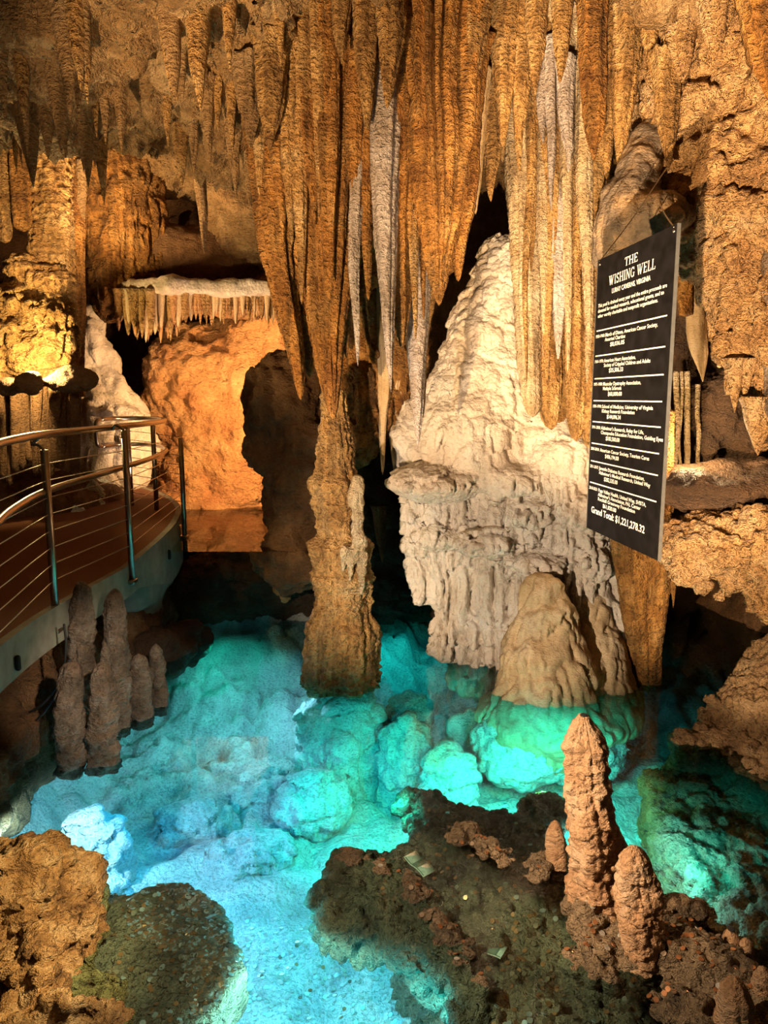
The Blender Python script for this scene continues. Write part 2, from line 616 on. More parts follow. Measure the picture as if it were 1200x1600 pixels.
# ------------------------------------------------------------------ the cave shell
def idw(pts, X, Y, p=4, off=.15):
    pts = np.array(pts)
    w = 1 / (((X[..., None] - pts[:, 0]) ** 2 + (Y[..., None] - pts[:, 1]) ** 2 + off) ** (p / 2))
    return (w * pts[:, 2]).sum(-1) / w.sum(-1)


def sheet(name, o3, eu, ev, nu, nv, recipe, mat, base=None):
    """a rough sheet of rock: corner o3, edges eu, ev"""
    o3, eu, ev = (np.array(q, float) for q in (o3, eu, ev))
    u, w = np.meshgrid(np.linspace(0, 1, nu), np.linspace(0, 1, nv))
    v = o3 + u.reshape(-1, 1) * eu + w.reshape(-1, 1) * ev
    if base is not None:
        v = base(v)
    f = grid_faces(nu, nv)
    for fn, kw in recipe:
        v = fn(v, normals(v, f), **kw)
    o = mk(name, v, f, mat)
    return tag(o, kind='structure')


cp = [P(50, 185, 5.2), P(50, 60, 4.4), P(-150, 150, 5.0), P(180, 185, 5.6), P(300, 225, 6.3), P(400, 225, 6.2), P(230, 60, 4.7),
      P(380, 60, 4.9), P(480, 20, 5.0), P(560, -40, 5.0), P(700, -40, 5.0), P(800, -40, 5.2), P(900, -60, 5), P(1050, -40, 4.5),
      P(1190, -60, 4.2), (-1, 3.2, 4.2), (1, 3.2, 4.3), (0, 2, 4.1), (-3, 2.5, 4.1), (3, 2.5, 4.2), (-2, 8.2, 5.2), (-4, 8, 5.2),
      (0, 8, 5.2), (3, 7, 4.8), (-3, 7.4, 5.0), (-5, 7, 4.9), (2, 9.5, 5), (-2, 10, 5.3)]


def ceil_base(v):
    v = v.copy()
    v[:, 2] = idw(cp, v[:, 0], v[:, 1])
    return v


def hang(v, n, amp=.12, sc=5., seed=0):
    q = np.clip(ridge(v * np.array([sc, sc, .4]) + seed) - .2, 0, 1) ** 1.5
    v = v.copy()
    v[:, 2] -= amp * q
    return v


ceiling = sheet('ceiling', (-7, .6, 4), (12.5, 0, 0), (0, 10.4, 0), 370, 310,
                [(rough, dict(amp=.22, sc=1.1, o=5, seed=3)), (hang, dict(amp=.2, sc=4.2)), (popcorn, dict(amp=.05, size=.2, seed=5)),
                 (rough, dict(amp=.04, sc=8, o=3, seed=8))], CEIL, ceil_base)
sheet('wall_back', (-7.5, 10.6, -1.5), (13, 0, 0), (0, 0, 8), 130, 90, [(rough, dict(amp=.5, sc=.6, o=6)), (flutes, dict(amp=.08, width=.3))], BROWN)
sheet('wall_left', (-6.0, .4, -1.5), (0, 10.8, 0), (0, 0, 8), 100, 80, [(rough, dict(amp=.45, sc=.7, o=6))], BROWN)
sheet('wall_right', (3.7, 11, -1.5), (0, -10.6, 0), (0, 0, 8), 100, 80, [(rough, dict(amp=.45, sc=.7, o=6))], BROWN)


# pool bed
def bed_base(v):
    v = v.copy()
    x, y = v[:, 0], v[:, 1]
    z = -.86 + .16 * fbm(v * .55 + 4, 3)
    z += .85 * np.clip((y - 6.1) / 1.25, 0, 1) ** 1.2
    z += .9 * np.clip((-1.95 - x - .05 * y) / .8, 0, 1)
    z += .35 * np.clip((y - 7.2) / .6, 0, 1) * np.clip((.4 - x) / .4, 0, 1)
    z -= .6 * np.clip((x + .1) / .5, 0, 1) * np.clip((y - 6.0) / .8, 0, 1)
    v[:, 2] = z
    return v


def bed_lumps(v, n):
    a = knob(v * np.array([1, 1, .2]) / .42 + 2)
    b = knob(v * np.array([1, 1, .3]) / .16 + 7)
    m = np.clip(.1 + (v[:, 1] - 4.2) / 1.6, .05, 1.3)
    v = v.copy()
    v[:, 2] += m * (.16 * a + .055 * b) - .1 * m
    return v


def rubble(v, n):
    m = np.clip((v[:, 1] - 4.9) / .9, 0, 1)
    v = v.copy()
    v[:, 2] += m * (.10 * (knob(v / .21 + 3) - .6) + .05 * (knob(v / .09 + 5) - .6))
    return v


floor = sheet('floor', (-6.5, .3, -1), (11, 0, 0), (0, 10.2, 0), 310, 300,
              [(rough, dict(amp=.03, sc=4, o=4)), (rubble, {})], BED, lambda v: bed_lumps(bed_base(v), None))

# pool water
water = mk('pool_water', np.array([[-6.5, .2, 0], [4.5, .2, 0], [4.5, 10.3, 0], [-6.5, 10.3, 0]]), [[0, 1, 2, 3]], WATER, smooth=False)
tag(water, 'clear turquoise pool of water filling the cave floor', 'water', kind='stuff')


# ------------------------------------------------------------------ stalactites and columns
def tooth(name, label, cat, a, b, rpx, mat, prof='cone', g=.28, nfl=2.2, ell=(1, 1), seed=None, group=None, bend=.03, rip=.03, nu=None, nv=None, knobs=0, power=.75, lobes=0, lg=.42, fb=0):
    """a, b: (px, py, d) of top and tip, rpx: radius at the top as seen"""
    A, B = P(*a), P(*b)
    seed = R.random() * 60 if seed is None else seed
    r0 = M(rpx, a[2])
    Ln = np.linalg.norm(B - A)
    nu = nu or int(min(112, max(20, r0 * 2 * math.pi / .013)))
    nv = nv or int(min(110, max(20, Ln / .016)))
    t = np.linspace(0, 1, nv)
    if callable(prof):
        pr = prof(t)
    elif prof == 'cone':
        pr = (1 - t) ** power * (1 + .25 * np.sin(t * 3.0)) + .012 * (1 - t ** 8) + .5 * np.exp(-t * 11)
    elif prof == 'blunt':
        e = .12 * r0 / max(r0, .05)
        pr = (1 - .25 * t) * np.sqrt(np.clip(1 - np.clip((t - .93) / .07, 0, 1) ** 2, 0, 1))
    elif prof == 'col':
        pr = 1 - .12 * np.sin(t * math.pi)
    else:
        pr = np.interp(t, [q[0] for q in prof], [q[1] for q in prof])
        pr = np.convolve(np.pad(pr, 2, 'edge'), np.ones(5) / 5, 'valid')
        pr[0] = prof[0][1]; pr[-1] = prof[-1][1]
    th = np.linspace(0, 2 * math.pi, nu, endpoint=False)
    T, A2 = np.meshgrid(t, th, indexing='ij')
    c, s = np.cos(A2), np.sin(A2)
    Rr = (r0 * pr)[:, None] * np.ones_like(A2)
    z = T * Ln
    q = np.stack([c * nfl, s * nfl, z * .55 + seed], -1).reshape(-1, 3)
    fl = .62 * billow(q * np.array([.8, .8, 1])) + .38 * billow(q * np.array([2.1, 2.1, 1.3]) + 31)
    fl = fl.reshape(T.shape) - .35
    lob = pn(np.stack([c * .9, s * .9, z * 1.6 + seed + 9], -1).reshape(-1, 3)).reshape(T.shape)
    rp = pn(np.stack([c * 3, s * 3, z * 26 + seed], -1).reshape(-1, 3)).reshape(T.shape)
    rad = Rr * (1 + g * (fl - .35) + .22 * lob) + (rip * rp + 0) * np.minimum(Rr, .12) * 2
    if lobes:
        wob = pn(np.stack([c * .8, s * .8, z * .35 + seed + 3], -1).reshape(-1, 3)).reshape(T.shape)
        ph = lobes * A2 / (2 * math.pi) + 1.6 * wob + .25 * pn(np.stack([z * 1.3 + seed, c, s], -1).reshape(-1, 3)).reshape(T.shape)
        kf = np.floor(ph)
        x = 2 * (ph - kf) - 1
        rk = RND[(kf.astype(int) % lobes + int(seed * 7)) % 256]
        te = .45 + .6 * rk[..., 0]
        fade = 1 - .75 * np.clip((T - te) / .10, 0, 1) * (rk[..., 1] * .6 + .4)
        rad = Rr * ((1 - lg) + lg * (.75 + .5 * rk[..., 2]) * np.sqrt(np.clip(1 - .97 * x * x, 0, 1)) * fade + g * .3 * (fl - .35) + .15 * lob) * 1.08 + rip * rp * np.minimum(Rr, .1)
    if fb:
        rad = rad + fb * fbm(np.stack([c * r0, s * r0, z + seed], -1).reshape(-1, 3) * 9, 4, .6).reshape(T.shape) * np.minimum(1, pr * 2)[:, None]
    if knobs:
        kk = knob(np.stack([c * r0, s * r0, z + seed], -1).reshape(-1, 3) / knobs).reshape(T.shape)
        rad = rad + knobs * .55 * (kk - .5) * (np.minimum(1, pr / max(pr.max(), .01) * 2) * (np.clip((.93 - t) * 3, .12, 1) if A[2] < B[2] else 1))[:, None]
    rad = np.maximum(rad, 0.0005)
    bx = bend * Ln * pn(np.stack([t * 1.7 + seed, t * 0, t * 0], -1)) * np.sin(t * math.pi)
    by = bend * Ln * pn(np.stack([t * 1.7 + seed, t * 0 + 7, t * 0], -1)) * np.sin(t * math.pi)
    X = (A[0] + (B[0] - A[0]) * t + bx)[:, None] + rad * c * ell[0]
    Y = (A[1] + (B[1] - A[1]) * t + by)[:, None] + rad * s * ell[1]
    Z = (A[2] + (B[2] - A[2]) * t)[:, None] + 0 * rad
    if A[2] < B[2]:
        Z = Z + 0
    v = np.stack([X, Y, Z], -1).reshape(-1, 3)
    f = grid_faces(nu, nv, True)
    if A[2] < B[2]:
        pass
    else:
        f = f[:, ::-1]
    n = len(v)
    v = np.vstack([v, B[None] + np.array([0, 0, (-1 if B[2] < A[2] else 1) * .004]), A[None]])
    k = np.arange(nu)
    k2 = (k + 1) % nu
    base = (nv - 1) * nu
    tipf = np.stack([base + k, base + k2, np.full(nu, n)], -1)
    topf = np.stack([k2, k, np.full(nu, n + 1)], -1)
    if A[2] >= B[2]:
        tipf = tipf[:, ::-1]; topf = topf[:, ::-1]
    o = mk(name, v, [f, np.concatenate([tipf, topf])], mat, origin=A)
    return tag(o, label, cat, group)


ST = 'stalactite'
GC = 'hanging strands of the central curtain'
for a, b, r, m, lab, kw in [
    ((408, 20, 5.35), (470, 625, 5.2), 36, ORANGE, 'ribbed orange stalactite at the left edge of the central curtain', {}),
    ((455, -10, 5.55), (484, 590, 5.4), 52, ORANGE, 'broad ribbed orange stalactite behind the left strands of the curtain', {}),
    ((498, -20, 5.3), (520, 655, 5.25), 52, ORANGE, 'thick ribbed orange stalactite whose tip meets the standing column', {}),
    ((536, -10, 5.35), (541, 560, 5.3), 26, ORANGE, 'narrow orange stalactite beside the white-edged one', {}),
    ((556, -10, 5.15), (559, 572, 5.1), 12, GREY, 'long slim white-edged stalactite left of the lilac one', dict(power=.45)),
    ((590, -30, 5.1), (611, 612, 5.0), 25, GREY, 'long lilac-grey stalactite in the middle of the curtain', dict(power=.6)),
    ((630, -10, 5.2), (628, 545, 5.15), 40, ORANGE, 'ribbed orange stalactite right of the lilac one', {}),
    ((655, 330, 5.35), (653, 698, 5.2), 19, GREY, 'white two-pronged stalactite with the lowest tip of the curtain', dict(power=.6)),
    ((672, 330, 5.4), (660, 655, 5.3), 14, GOLD, 'thin tan prong beside the lowest white stalactite', {}),
    ((680, -20, 5.1), (686, 478, 5.0), 56, ORANGE, 'massive ribbed orange stalactite with a forked tip right of centre', dict(power=.6)),
    ((722, 60, 5.2), (716, 440, 5.1), 30, ORANGE, 'slender orange stalactite along the right edge of the curtain', {}),
    ((648, 250, 5.5), (648, 435, 5.5), 14, TAN, 'short shaded stalactite hanging behind the curtain', {}),
    ((745, 110, 5.3), (743, 335, 5.25), 15, TAN, 'knob-tipped thin stalactite in front of the dark hollow', {}),
    ((768, 130, 5.4), (767, 315, 5.3), 14, GOLD, 'pointed thin stalactite in front of the dark hollow', {}),
    ((535, -40, 4.95), (534, 100, 4.9), 14, GOLD, 'short stalactite above the notch of the central curtain', {}),
    ((572, -50, 4.95), (573, 205, 4.9), 20, GOLD, 'upper tan stalactite overlapping the lilac one', {}),
    ((612, -50, 4.9), (605, 170, 4.85), 22, GOLD, 'upper tan stalactite over the middle of the curtain', {}),
    ((390, 90, 5.1), (391, 232, 5.0), 18, CEIL, 'wedge shaped stalactite left of the curtain under the ceiling', {}),
    ((425, 60, 5.0), (422, 235, 4.95), 22, GOLD, 'knobbly stalactite high at the left of the curtain', {}),
    ((745, -40, 5.0), (738, 130, 4.95), 22, GOLD, 'bulging pale stalactite at the upper right of the curtain', {}),
]:
    tooth('stalactite', lab, ST, a, b, r, m, group=GC, **{**dict(g=.5, nfl=3.4, power=.5, lobes=max(5, int(r / 4.2)), rip=.1), **kw})

GR_ = 'hanging strands above the pale flowstone'
for a, b, r, m, lab, prof, kw in [
    ((812, 130, 5.75), (832, 652, 5.65), 27, CREAM, 'stout cream column with a rounded foot above the flowstone', 'blunt', {}),
    ((850, -20, 5.7), (862, 672, 5.7), 25, GOLD, 'long tan strand left of the grey streaked one', 'blunt', {}),
    ((868, 60, 5.5), (872, 560, 5.5), 17, GREY, 'lilac-grey strand with a swelling halfway down', [(0, .5), (.4, .45), (.5, 1.1), (.8, .8), (1, .1)], {}),
    ((893, -20, 5.6), (900, 690, 5.6), 26, GOLD, 'long ribbed tan strand left of the sign', 'blunt', {}),
    ((918, -30, 5.5), (920, 700, 5.6), 24, GOLD, 'long ribbed tan strand ending behind the sign', 'blunt', {}),
    ((846, 60, 5.4), (849, 225, 5.35), 9, GREY, 'short white stalactite among the tan strands', 'cone', {}),
    ((858, 60, 5.35), (861, 330, 5.3), 8, GREY, 'long thin white stalactite among the tan strands', 'cone', {}),
    ((884, 90, 5.3), (888, 270, 5.3), 12, GREY, 'leaf shaped white stalactite among the tan strands', 'cone', {}),
    ((790, -40, 5.2), (785, 230, 5.3), 20, GOLD, 'broad tan stalactite above the dark hollow', 'cone', {}),
    ((815, -40, 5.2), (812, 270, 5.3), 15, GOLD, 'pointed tan stalactite right of the dark hollow', 'cone', {}),
    ((840, -40, 5.0), (836, 150, 5.0), 16, GOLD, 'short broad stalactite at the top over the cream column', 'cone', {}),
    ((880, -40, 5.0), (875, 130, 5.0), 15, GOLD, 'short tapering stalactite at the top over the grey strand', 'cone', {}),
    ((925, -40, 5.0), (928, 250, 5.0), 18, ORANGE, 'smooth rod-like orange stalactite left of the fan', [(0, 1.2), (.6, 1), (.85, .8), (1, .1)], {}),
    ((950, -40, 5.1), (948, 280, 5.15), 20, GOLD, 'fan shaped golden stalactite above the sign', 'cone', dict(power=.45)),
    ((985, -40, 5.0), (968, 270, 5.1), 22, GOLD, 'wide golden stalactite next to the grey boulder', 'cone', dict(power=.5)),
    ((1018, -40, 4.8), (1018, 120, 4.8), 18, GOLD, 'tapering golden stalactite above the grey boulder', 'cone', {}),
    ((1040, 80, 4.75), (1046, 262, 4.7), 18, GOLD, 'golden stalactite where the sign wire is fastened', 'cone', dict(power=.5)),
    ((1065, 20, 4.7), (1066, 130, 4.6), 20, WALLR, 'stubby stalactite on the upper right wall', 'cone', {}),
    ((1120, -40, 4.4), (1118, 90, 4.4), 24, WALLR, 'cone shaped stalactite high on the right wall', 'cone', {}),
    ((1190, -60, 3.9), (1205, 160, 3.9), 30, ORANGE, 'smooth orange stalactite at the upper right corner', 'cone', dict(power=.5)),
]:
    tooth('stalactite', lab, ST, a, b, r, m, prof, group=GR_, **{**dict(g=.5, nfl=3., power=.5, lobes=max(4, int(r / 4)), rip=.1), **kw})

for i in range(26):
    x = 402 + 335 * (i + R.random() * .8) / 26
    lim = np.interp(x, [400, 470, 520, 560, 610, 650, 690, 740], [330, 520, 560, 480, 500, 560, 400, 260])
    y0, y1 = R.uniform(-60, 0), lim * R.uniform(.5, .98)
    tooth('curtain_strand', nth(i + 1) + ' from the left of the thin orange strands fronting the central curtain', ST, (x, y0, R.uniform(5.0, 5.2)), (x + R.uniform(-4, 10), y1, R.uniform(5.05, 5.2)), R.uniform(9, 17), ORANGE if R.random() < .8 else GOLD,
          'cone', group='thin strands of the central curtain', g=.5, nfl=2.4, power=.42, lobes=5, nu=36, nv=80)
for i in range(44):
    x = 770 + 250 * (i + R.random() * .8) / 44
    y0, y1 = R.uniform(-60, 0), R.choice([R.uniform(90, 200), R.uniform(160, 320), R.uniform(320, 640)])
    if x > 940: y1 = R.uniform(60, 230)
    if x < 812: y1 = R.uniform(120, 260)
    tooth('tan_strand', nth(i + 1) + ' from the left of the thin tan strands above flowstone and sign', ST, (x, y0, R.uniform(5.35, 5.5)), (x + R.uniform(-4, 6), y1, R.uniform(5.4, 5.55)), R.uniform(7, 13), R.choice([GOLD, GOLD, TAN, CREAM]),
          'cone', group='thin strands above the flowstone', g=.5, nfl=2.2, power=.42, lobes=5, nu=34, nv=70)

# back filling of the strands
rock('curtain_backing', 'shaded orange rock behind the central curtain of stalactites', 'rock',
     SDF(.2).E(560, 30, 5.9, 190, 160, .4).E(520, 250, 6.0, 90, 230, .3).E(650, 200, 5.9, 90, 260, .3).E(600, 560, 6.5, 70, 120, .25).E(560, 640, 6.4, 50, 90, .2), .03, ORANGE,
     [(rough, dict(amp=.06, sc=3)), (flutes, dict(amp=.06, width=.08))])
rock('strand_backing', 'tan ribbed rock between the strands left of the sign', 'rock',
     SDF(.2).E(880, 120, 6.0, 80, 220, .3).E(880, 420, 6.05, 62, 280, .25), .03, GOLD,
     [(rough, dict(amp=.05, sc=3)), (flutes, dict(amp=.06, width=.07))])

# ------------------------------------------------------------------ flowstone
def skirt(v, n):
    """long drip flutes below the shelf, finer ripples on the slope above it"""
    m = np.clip((1.66 - v[:, 2]) / .12, 0, 1)
    st = np.clip(1.25 - np.abs(n[:, 2]) * 1.4, 0, 1)
    q = v + .05 * np.stack([pn(v * 2.5 + 3), pn(v * 2.5 + 9), np.zeros(len(v))], -1)
    a = billow(q * np.array([11, 11, .55])) - .72
    b = billow(q * np.array([19, 19, 1.3]) + 5) - .72
    up = billow(q * np.array([9, 9, 1.2]) + 8) - .72
    return v + n * (m * st * (.115 * a + .045 * b) + (1 - m) * .05 * st * up)[:, None]


s = SDF(.14)
s.C((800, 430, 6.75), (740, 690, 6.35), 60, 100)
s.C((850, 560, 6.5), (860, 740, 6.1), 70, 72)
s.E(640, 690, 6.35, 26, 70, .2)
s.E(690, 752, 6.08, 76, 30, .40, .04)
s.E(800, 745, 6.1, 80, 40, .40, .06)
s.E(890, 712, 5.95, 62, 40, .32, .06)
s.C((648, 770, 6.22), (662, 935, 6.15), 24, 16, .05)
s.C((690, 770, 6.18), (698, 1010, 6.1), 30, 22, .05)
s.C((730, 780, 6.12), (735, 1060, 6.1), 34, 30, .05)
s.C((775, 790, 6.05), (775, 1080, 6.1), 40, 36, .05)
s.C((825, 800, 5.98), (820, 1060, 5.98), 46, 40, .06)
s.C((885, 740, 5.98), (890, 960, 5.98), 60, 58, .06)
s.C((930, 760, 5.98), (945, 960, 5.95), 30, 45, .06)
s.E(690, 842, 6.02, 40, 16, .14, .03)
s.E(760, 846, 5.90, 56, 24, .20, .03)
s.E(830, 800, 5.86, 40, 26, .18, .03)
s.E(850, 880, 5.80, 50, 26, .18, .03)
s.E(905, 800, 5.78, 42, 34, .18, .03)
s.E(915, 880, 5.80, 34, 30, .18, .03)
rock('flowstone_mound', 'big pale cream flowstone mound with a shelf and fluted skirt', 'flowstone', s, .0155, PALE,
     [(rough, dict(amp=.05, sc=2.2, o=3)), (terraces, dict(amp=.035, step=.24)), (skirt, {}), (popcorn, dict(amp=.012, size=.045))])

s = SDF(.12)
s.C((850, 922, 5.58), (852, 1120, 5.5), 30, 92)
s.C((820, 990, 5.55), (812, 1110, 5.4), 30, 50, .06)
s.C((874, 965, 5.5), (885, 1110, 5.4), 28, 55, .05)
s.C((925, 960, 5.8), (945, 1100, 5.6), 34, 62, .08)
s.E(830, 1040, 5.35, 24, 46, .1, .04)
s.E(858, 1075, 5.25, 24, 22, .1, .04)
s.E(860, 1120, 5.5, 120, 40, .5)
rock('flowstone_dome', 'tan rounded flowstone dome at the waterline in front of the pale mound', 'flowstone', s, .016, TAN,
     [(rough, dict(amp=.04, sc=2.5, o=3)), (flutes, dict(amp=.035, width=.13, stretch=.25)), (flutes, dict(amp=.012, width=.05, stretch=.12, seed=7)), (popcorn, dict(amp=.010, size=.06))])

for a, b, r, lab in [((976, 640, 5.55), (1006, 1076, 5.62), 27, 'left lobe of the rusty drapery below the sign'), ((1027, 640, 5.5), (1019, 1072, 5.6), 26, 'right lobe of the rusty drapery below the sign')]:
    tooth('hanging_drapery', lab, 'column', a, b, r, ORANGE, [(0, 1.0), (.5, 1.1), (.7, .95), (.88, .62), (1, .6)], g=.5, nfl=2.2, ell=(1, .8), group='rusty drapery lobes below the sign', rip=.08, lobes=6)
tooth('drapery_strand', 'slim orange drapery strand beside the column below the sign', 'column', (1052, 820, 5.5), (1052, 950, 5.5), 10, ORANGE, 'cone')

# central column
tooth('tall_dripstone', 'knobbly orange and cream column standing in the pool centre', 'column', (521, 610, 5.65), (533, 1068, 5.66), 50, GOLD,
      [(0, .34), (.08, .36), (.18, .52), (.27, .56), (.30, .78), (.345, .62), (.37, .74), (.41, .58), (.48, .62), (.505, .95), (.55, .90), (.60, .86), (.62, .98), (.68, .80), (.76, .86), (.80, 1.08), (.92, 1.12), (1, 1.25)],
      g=.45, nfl=2.4, ell=(1, .9), rip=.1, knobs=.04, lobes=9, lg=.25, fb=.02, nu=120, nv=220, bend=.03)
col = [o for o in bpy.data.objects if o.name == 'tall_dripstone'][0]
s = SDF(.03)
for a, b, ra, rb in [((558, 752, 5.46), (556, 780, 5.46), 10, 13), ((559, 790, 5.46), (558, 832, 5.46), 9, 10), ((562, 846, 5.44), (558, 870, 5.43), 13, 8), ((566, 868, 5.46), (564, 925, 5.47), 10, 4), ((549, 862, 5.42), (547, 905, 5.43), 7, 3), ((538, 858, 5.40), (536, 890, 5.41), 7, 3)]:
    s.C(a, b, ra, rb)
vv, ff = s.mesh(.008)
vv = rough(vv, normals(vv, ff), .012, 14, 3)
o = mk('pale_crust', vv - np.array(col.location), ff, CREAM, col)
o['label'] = 'cream calcite crust dripping down the right side of the column'
rock('light_patch_stone', 'small orange stone standing in for a light patch on the dark bank', 'stone', SDF(.03).E(440, 922, 7.05, 12, 9, .07).E(446, 935, 7.0, 9, 6, .06), .012, RED, [(popcorn, dict(amp=.03, size=.06)), (rough, dict(amp=.02, sc=12))])  # orange lump added in place of a stray patch of light
rock('column_flank', 'rough brown lump grown onto the left foot of the central column', 'rock',
     SDF(.08).C((490, 985, 5.75), (494, 1070, 5.7), 14, 20).C((500, 960, 5.75), (505, 1050, 5.6), 12, 24), .014, STAL,
     [(popcorn, dict(amp=.03, size=.06)), (rough, dict(amp=.02, sc=9))])

# drapery behind the column
for a, b, r, m, lab in [
    ((600, 420, 6.3), (598, 742, 6.2), 13, TAN, 'grey-tan drapery hanging behind the central column'),
    ((575, 400, 6.35), (578, 715, 6.3), 22, GOLD, 'golden drapery hanging right behind the central column'),
    ((552, 480, 6.4), (553, 690, 6.35), 16, GOLD, 'stubby drapery just right of the column top'),
    ((622, 470, 6.4), (616, 735, 6.35), 16, TAN, 'shaded drapery against the left edge of the pale flowstone'),
    ((592, 790, 6.6), (598, 880, 6.6), 9, BROWN, 'small brown stalactite in the shadow right of the column'),
]:
    tooth('drapery', lab, 'drapery', a, b, r, m, 'cone', group='draperies behind the column', g=.45, power=.5, lobes=5)
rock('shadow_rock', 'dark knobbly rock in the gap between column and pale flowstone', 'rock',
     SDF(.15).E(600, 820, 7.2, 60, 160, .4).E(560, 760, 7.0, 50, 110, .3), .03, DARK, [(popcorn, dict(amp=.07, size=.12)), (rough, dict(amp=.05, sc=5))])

# ------------------------------------------------------------------ dark outcrop and bank
rock('dark_outcrop', 'dark brown overhanging outcrop against the glowing orange wall', 'rock',
     SDF(.15).E(450, 620, 7.0, 68, 70, .5).E(430, 700, 7.0, 45, 40, .4).E(490, 720, 6.9, 70, 110, .4).E(460, 790, 7.0, 45, 70, .4).E(500, 560, 6.9, 40, 60, .3).E(470, 870, 6.9, 70, 50, .4), .026, BROWN,
     [(rough, dict(amp=.10, sc=3, o=5)), (popcorn, dict(amp=.035, size=.09))])
rock('dark_bank', 'low dark rock bank along the far edge of the pool', 'rock',
     SDF(.2).C((300, 930, 7.4), (480, 920, 7.5), 50, 40).C((480, 925, 7.5), (660, 930, 7.6), 42, 40).E(380, 890, 7.6, 90, 40, .5).E(290, 1000, 6.6, 40, 30, .3).E(240, 1030, 6.2, 40, 40, .3), .028, DARK,
     [(rough, dict(amp=.09, sc=3, o=5)), (terraces, dict(amp=.03, step=.1))])
upper = mk('upper_pool', np.array([W(270, 862, .88), W(450, 862, .88), W(450, 790, .88), W(270, 790, .88)]), [[0, 1, 2, 3]], WATER2, smooth=False)
tag(upper, 'still amber upper pool mirroring the orange wall', 'water', kind='stuff')
rock('upper_pool_bed', 'sandy bed of the small upper pool below the orange wall', 'rock', SDF(.1).b(W(355, 815, .68), (.8, 1.3, .12)), .05, RED, [(rough, dict(amp=.03, sc=4))])

# ------------------------------------------------------------------ left chamber
rock('orange_rock_face', 'glowing orange clay rock face at the back of the left chamber', 'rock',
     SDF(.3).E(350, 660, 9.6, 120, 130, .7).E(300, 590, 9.4, 70, 80, .5).E(400, 600, 9.6, 70, 120, .6).E(330, 780, 9.6, 110, 60, .6).E(430, 500, 9.3, 60, 80, .5), .04, RED,
     [(rough, dict(amp=.14, sc=1.6, o=6)), (popcorn, dict(amp=.03, size=.1)), (rough, dict(amp=.03, sc=12, o=3))])
rock('pale_slope', 'pale grey-pink sloping rock behind the railing', 'rock',
     SDF(.2).C((140, 500, 8.7), (175, 720, 8.5), 22, 62).E(185, 680, 8.5, 50, 60, .4).E(150, 740, 8.5, 60, 40, .4), .03, PALE,
     [(rough, dict(amp=.06, sc=2.5, o=5)), (flutes, dict(amp=.05, width=.2, stretch=.25))])
rock('chamber_rib', 'orange rock rib beside the dark hole of the left chamber', 'rock',
     SDF(.15).C((190, 240, 8.0), (180, 430, 7.9), 40, 30).C((225, 270, 8.1), (215, 400, 8.1), 30, 40).C((130, 210, 7.9), (150, 380, 7.9), 26, 16).E(165, 460, 7.8, 16, 40, .15), .024, ORANGE,
     [(rough, dict(amp=.06, sc=3, o=4)), (flutes, dict(amp=.05, width=.08))])
rock('chamber_vault', 'tan vaulted rock above the dark hole of the left chamber', 'rock',
     SDF(.2).E(310, 250, 8.4, 90, 45, .6).E(380, 310, 8.2, 60, 70, .5).E(240, 250, 8.3, 50, 50, .5).E(400, 380, 8.2, 40, 35, .4), .03, CEIL,
     [(rough, dict(amp=.10, sc=2.5, o=5)), (terraces, dict(amp=.04, step=.12))])
rock('brown_ledge', 'smooth brown bulge resting on the white shelf', 'rock',
     SDF(.2).E(310, 405, 8.5, 120, 45, .5).E(240, 395, 8.4, 60, 40, .4), .03, BROWN, [(rough, dict(amp=.04, sc=3, o=4)), (flutes, dict(amp=.02, width=.07))])
# pale shelf slab
sv = []
shelf_px = [(172, 452), (190, 436), (215, 432), (300, 430), (435, 430)]
A = [P(172, 458, 7.9), P(205, 464, 7.6), P(262, 474, 7.35), P(310, 462, 7.5), P(370, 458, 7.55), (P(440, 456, 7.6))]
poly = [p[:2] for p in A] + [P(440, 430, 8.6)[:2], P(300, 430, 8.7)[:2], P(185, 430, 8.6)[:2]]
zc = P(300, 452, 7.6)[2]
rock('shelf', 'flat whitish stone shelf jutting out in the left chamber', 'shelf', SDF(.05).poly(poly, zc - .05, zc + .09, .04), .024, PALE,
     [(rough, dict(amp=.035, sc=4, o=4))])
nl = nr = 0
for i in range(84):
    x = 174 + (438 - 174) * (i + .8 * R.random()) / 84
    if x < 300:
        ln = 34 + 44 * math.sin((x - 170) / 130 * math.pi) ** .7 * (.6 + .4 * (x - 170) / 130) + R.uniform(-14, 14)
        r = R.uniform(4.5, 8.5); d = 7.75 - .3 * math.sin((x - 172) / 130 * math.pi) + R.uniform(0, .2)
        nl += 1; lab = nth(nl) + ' stalactite from the left in the long fringe under the shelf'
    else:
        ln = R.uniform(26, 56); r = R.uniform(2.4, 4.2); d = 7.7 + R.uniform(0, .12)
        nr += 1; lab = nth(nr) + ' stalactite from the left in the short even fringe under the shelf'
    tooth('fringe_stalactite', lab, ST, (x, 452, d), (x + R.uniform(-2, 2), 456 + ln, d), r, R.choice([TAN, GOLD, GOLD, RED]), 'cone', group='fringe under the shelf', nu=12, nv=16, power=.5)
tooth('stalactite', 'long lone stalactite hanging in front of the dark hole above the shelf', ST, (310, 225, 7.3), (320, 398, 7.3), 8, CEIL, 'cone', power=.45, lobes=5)
tooth('stalactite', 'shadowed thin stalactite between the chamber vault and the curtain', ST, (389, 220, 7.0), (392, 325, 7.0), 8, CEIL, 'cone', power=.45, lobes=5)
rock('fringe_backing', 'orange rock holding the fringe under the shelf', 'rock', SDF(.1).E(240, 480, 8.0, 62, 26, .22).E(370, 475, 8.1, 75, 20, .2), .025, RED, [(flutes, dict(amp=.04, width=.06)), (rough, dict(amp=.04, sc=5))])

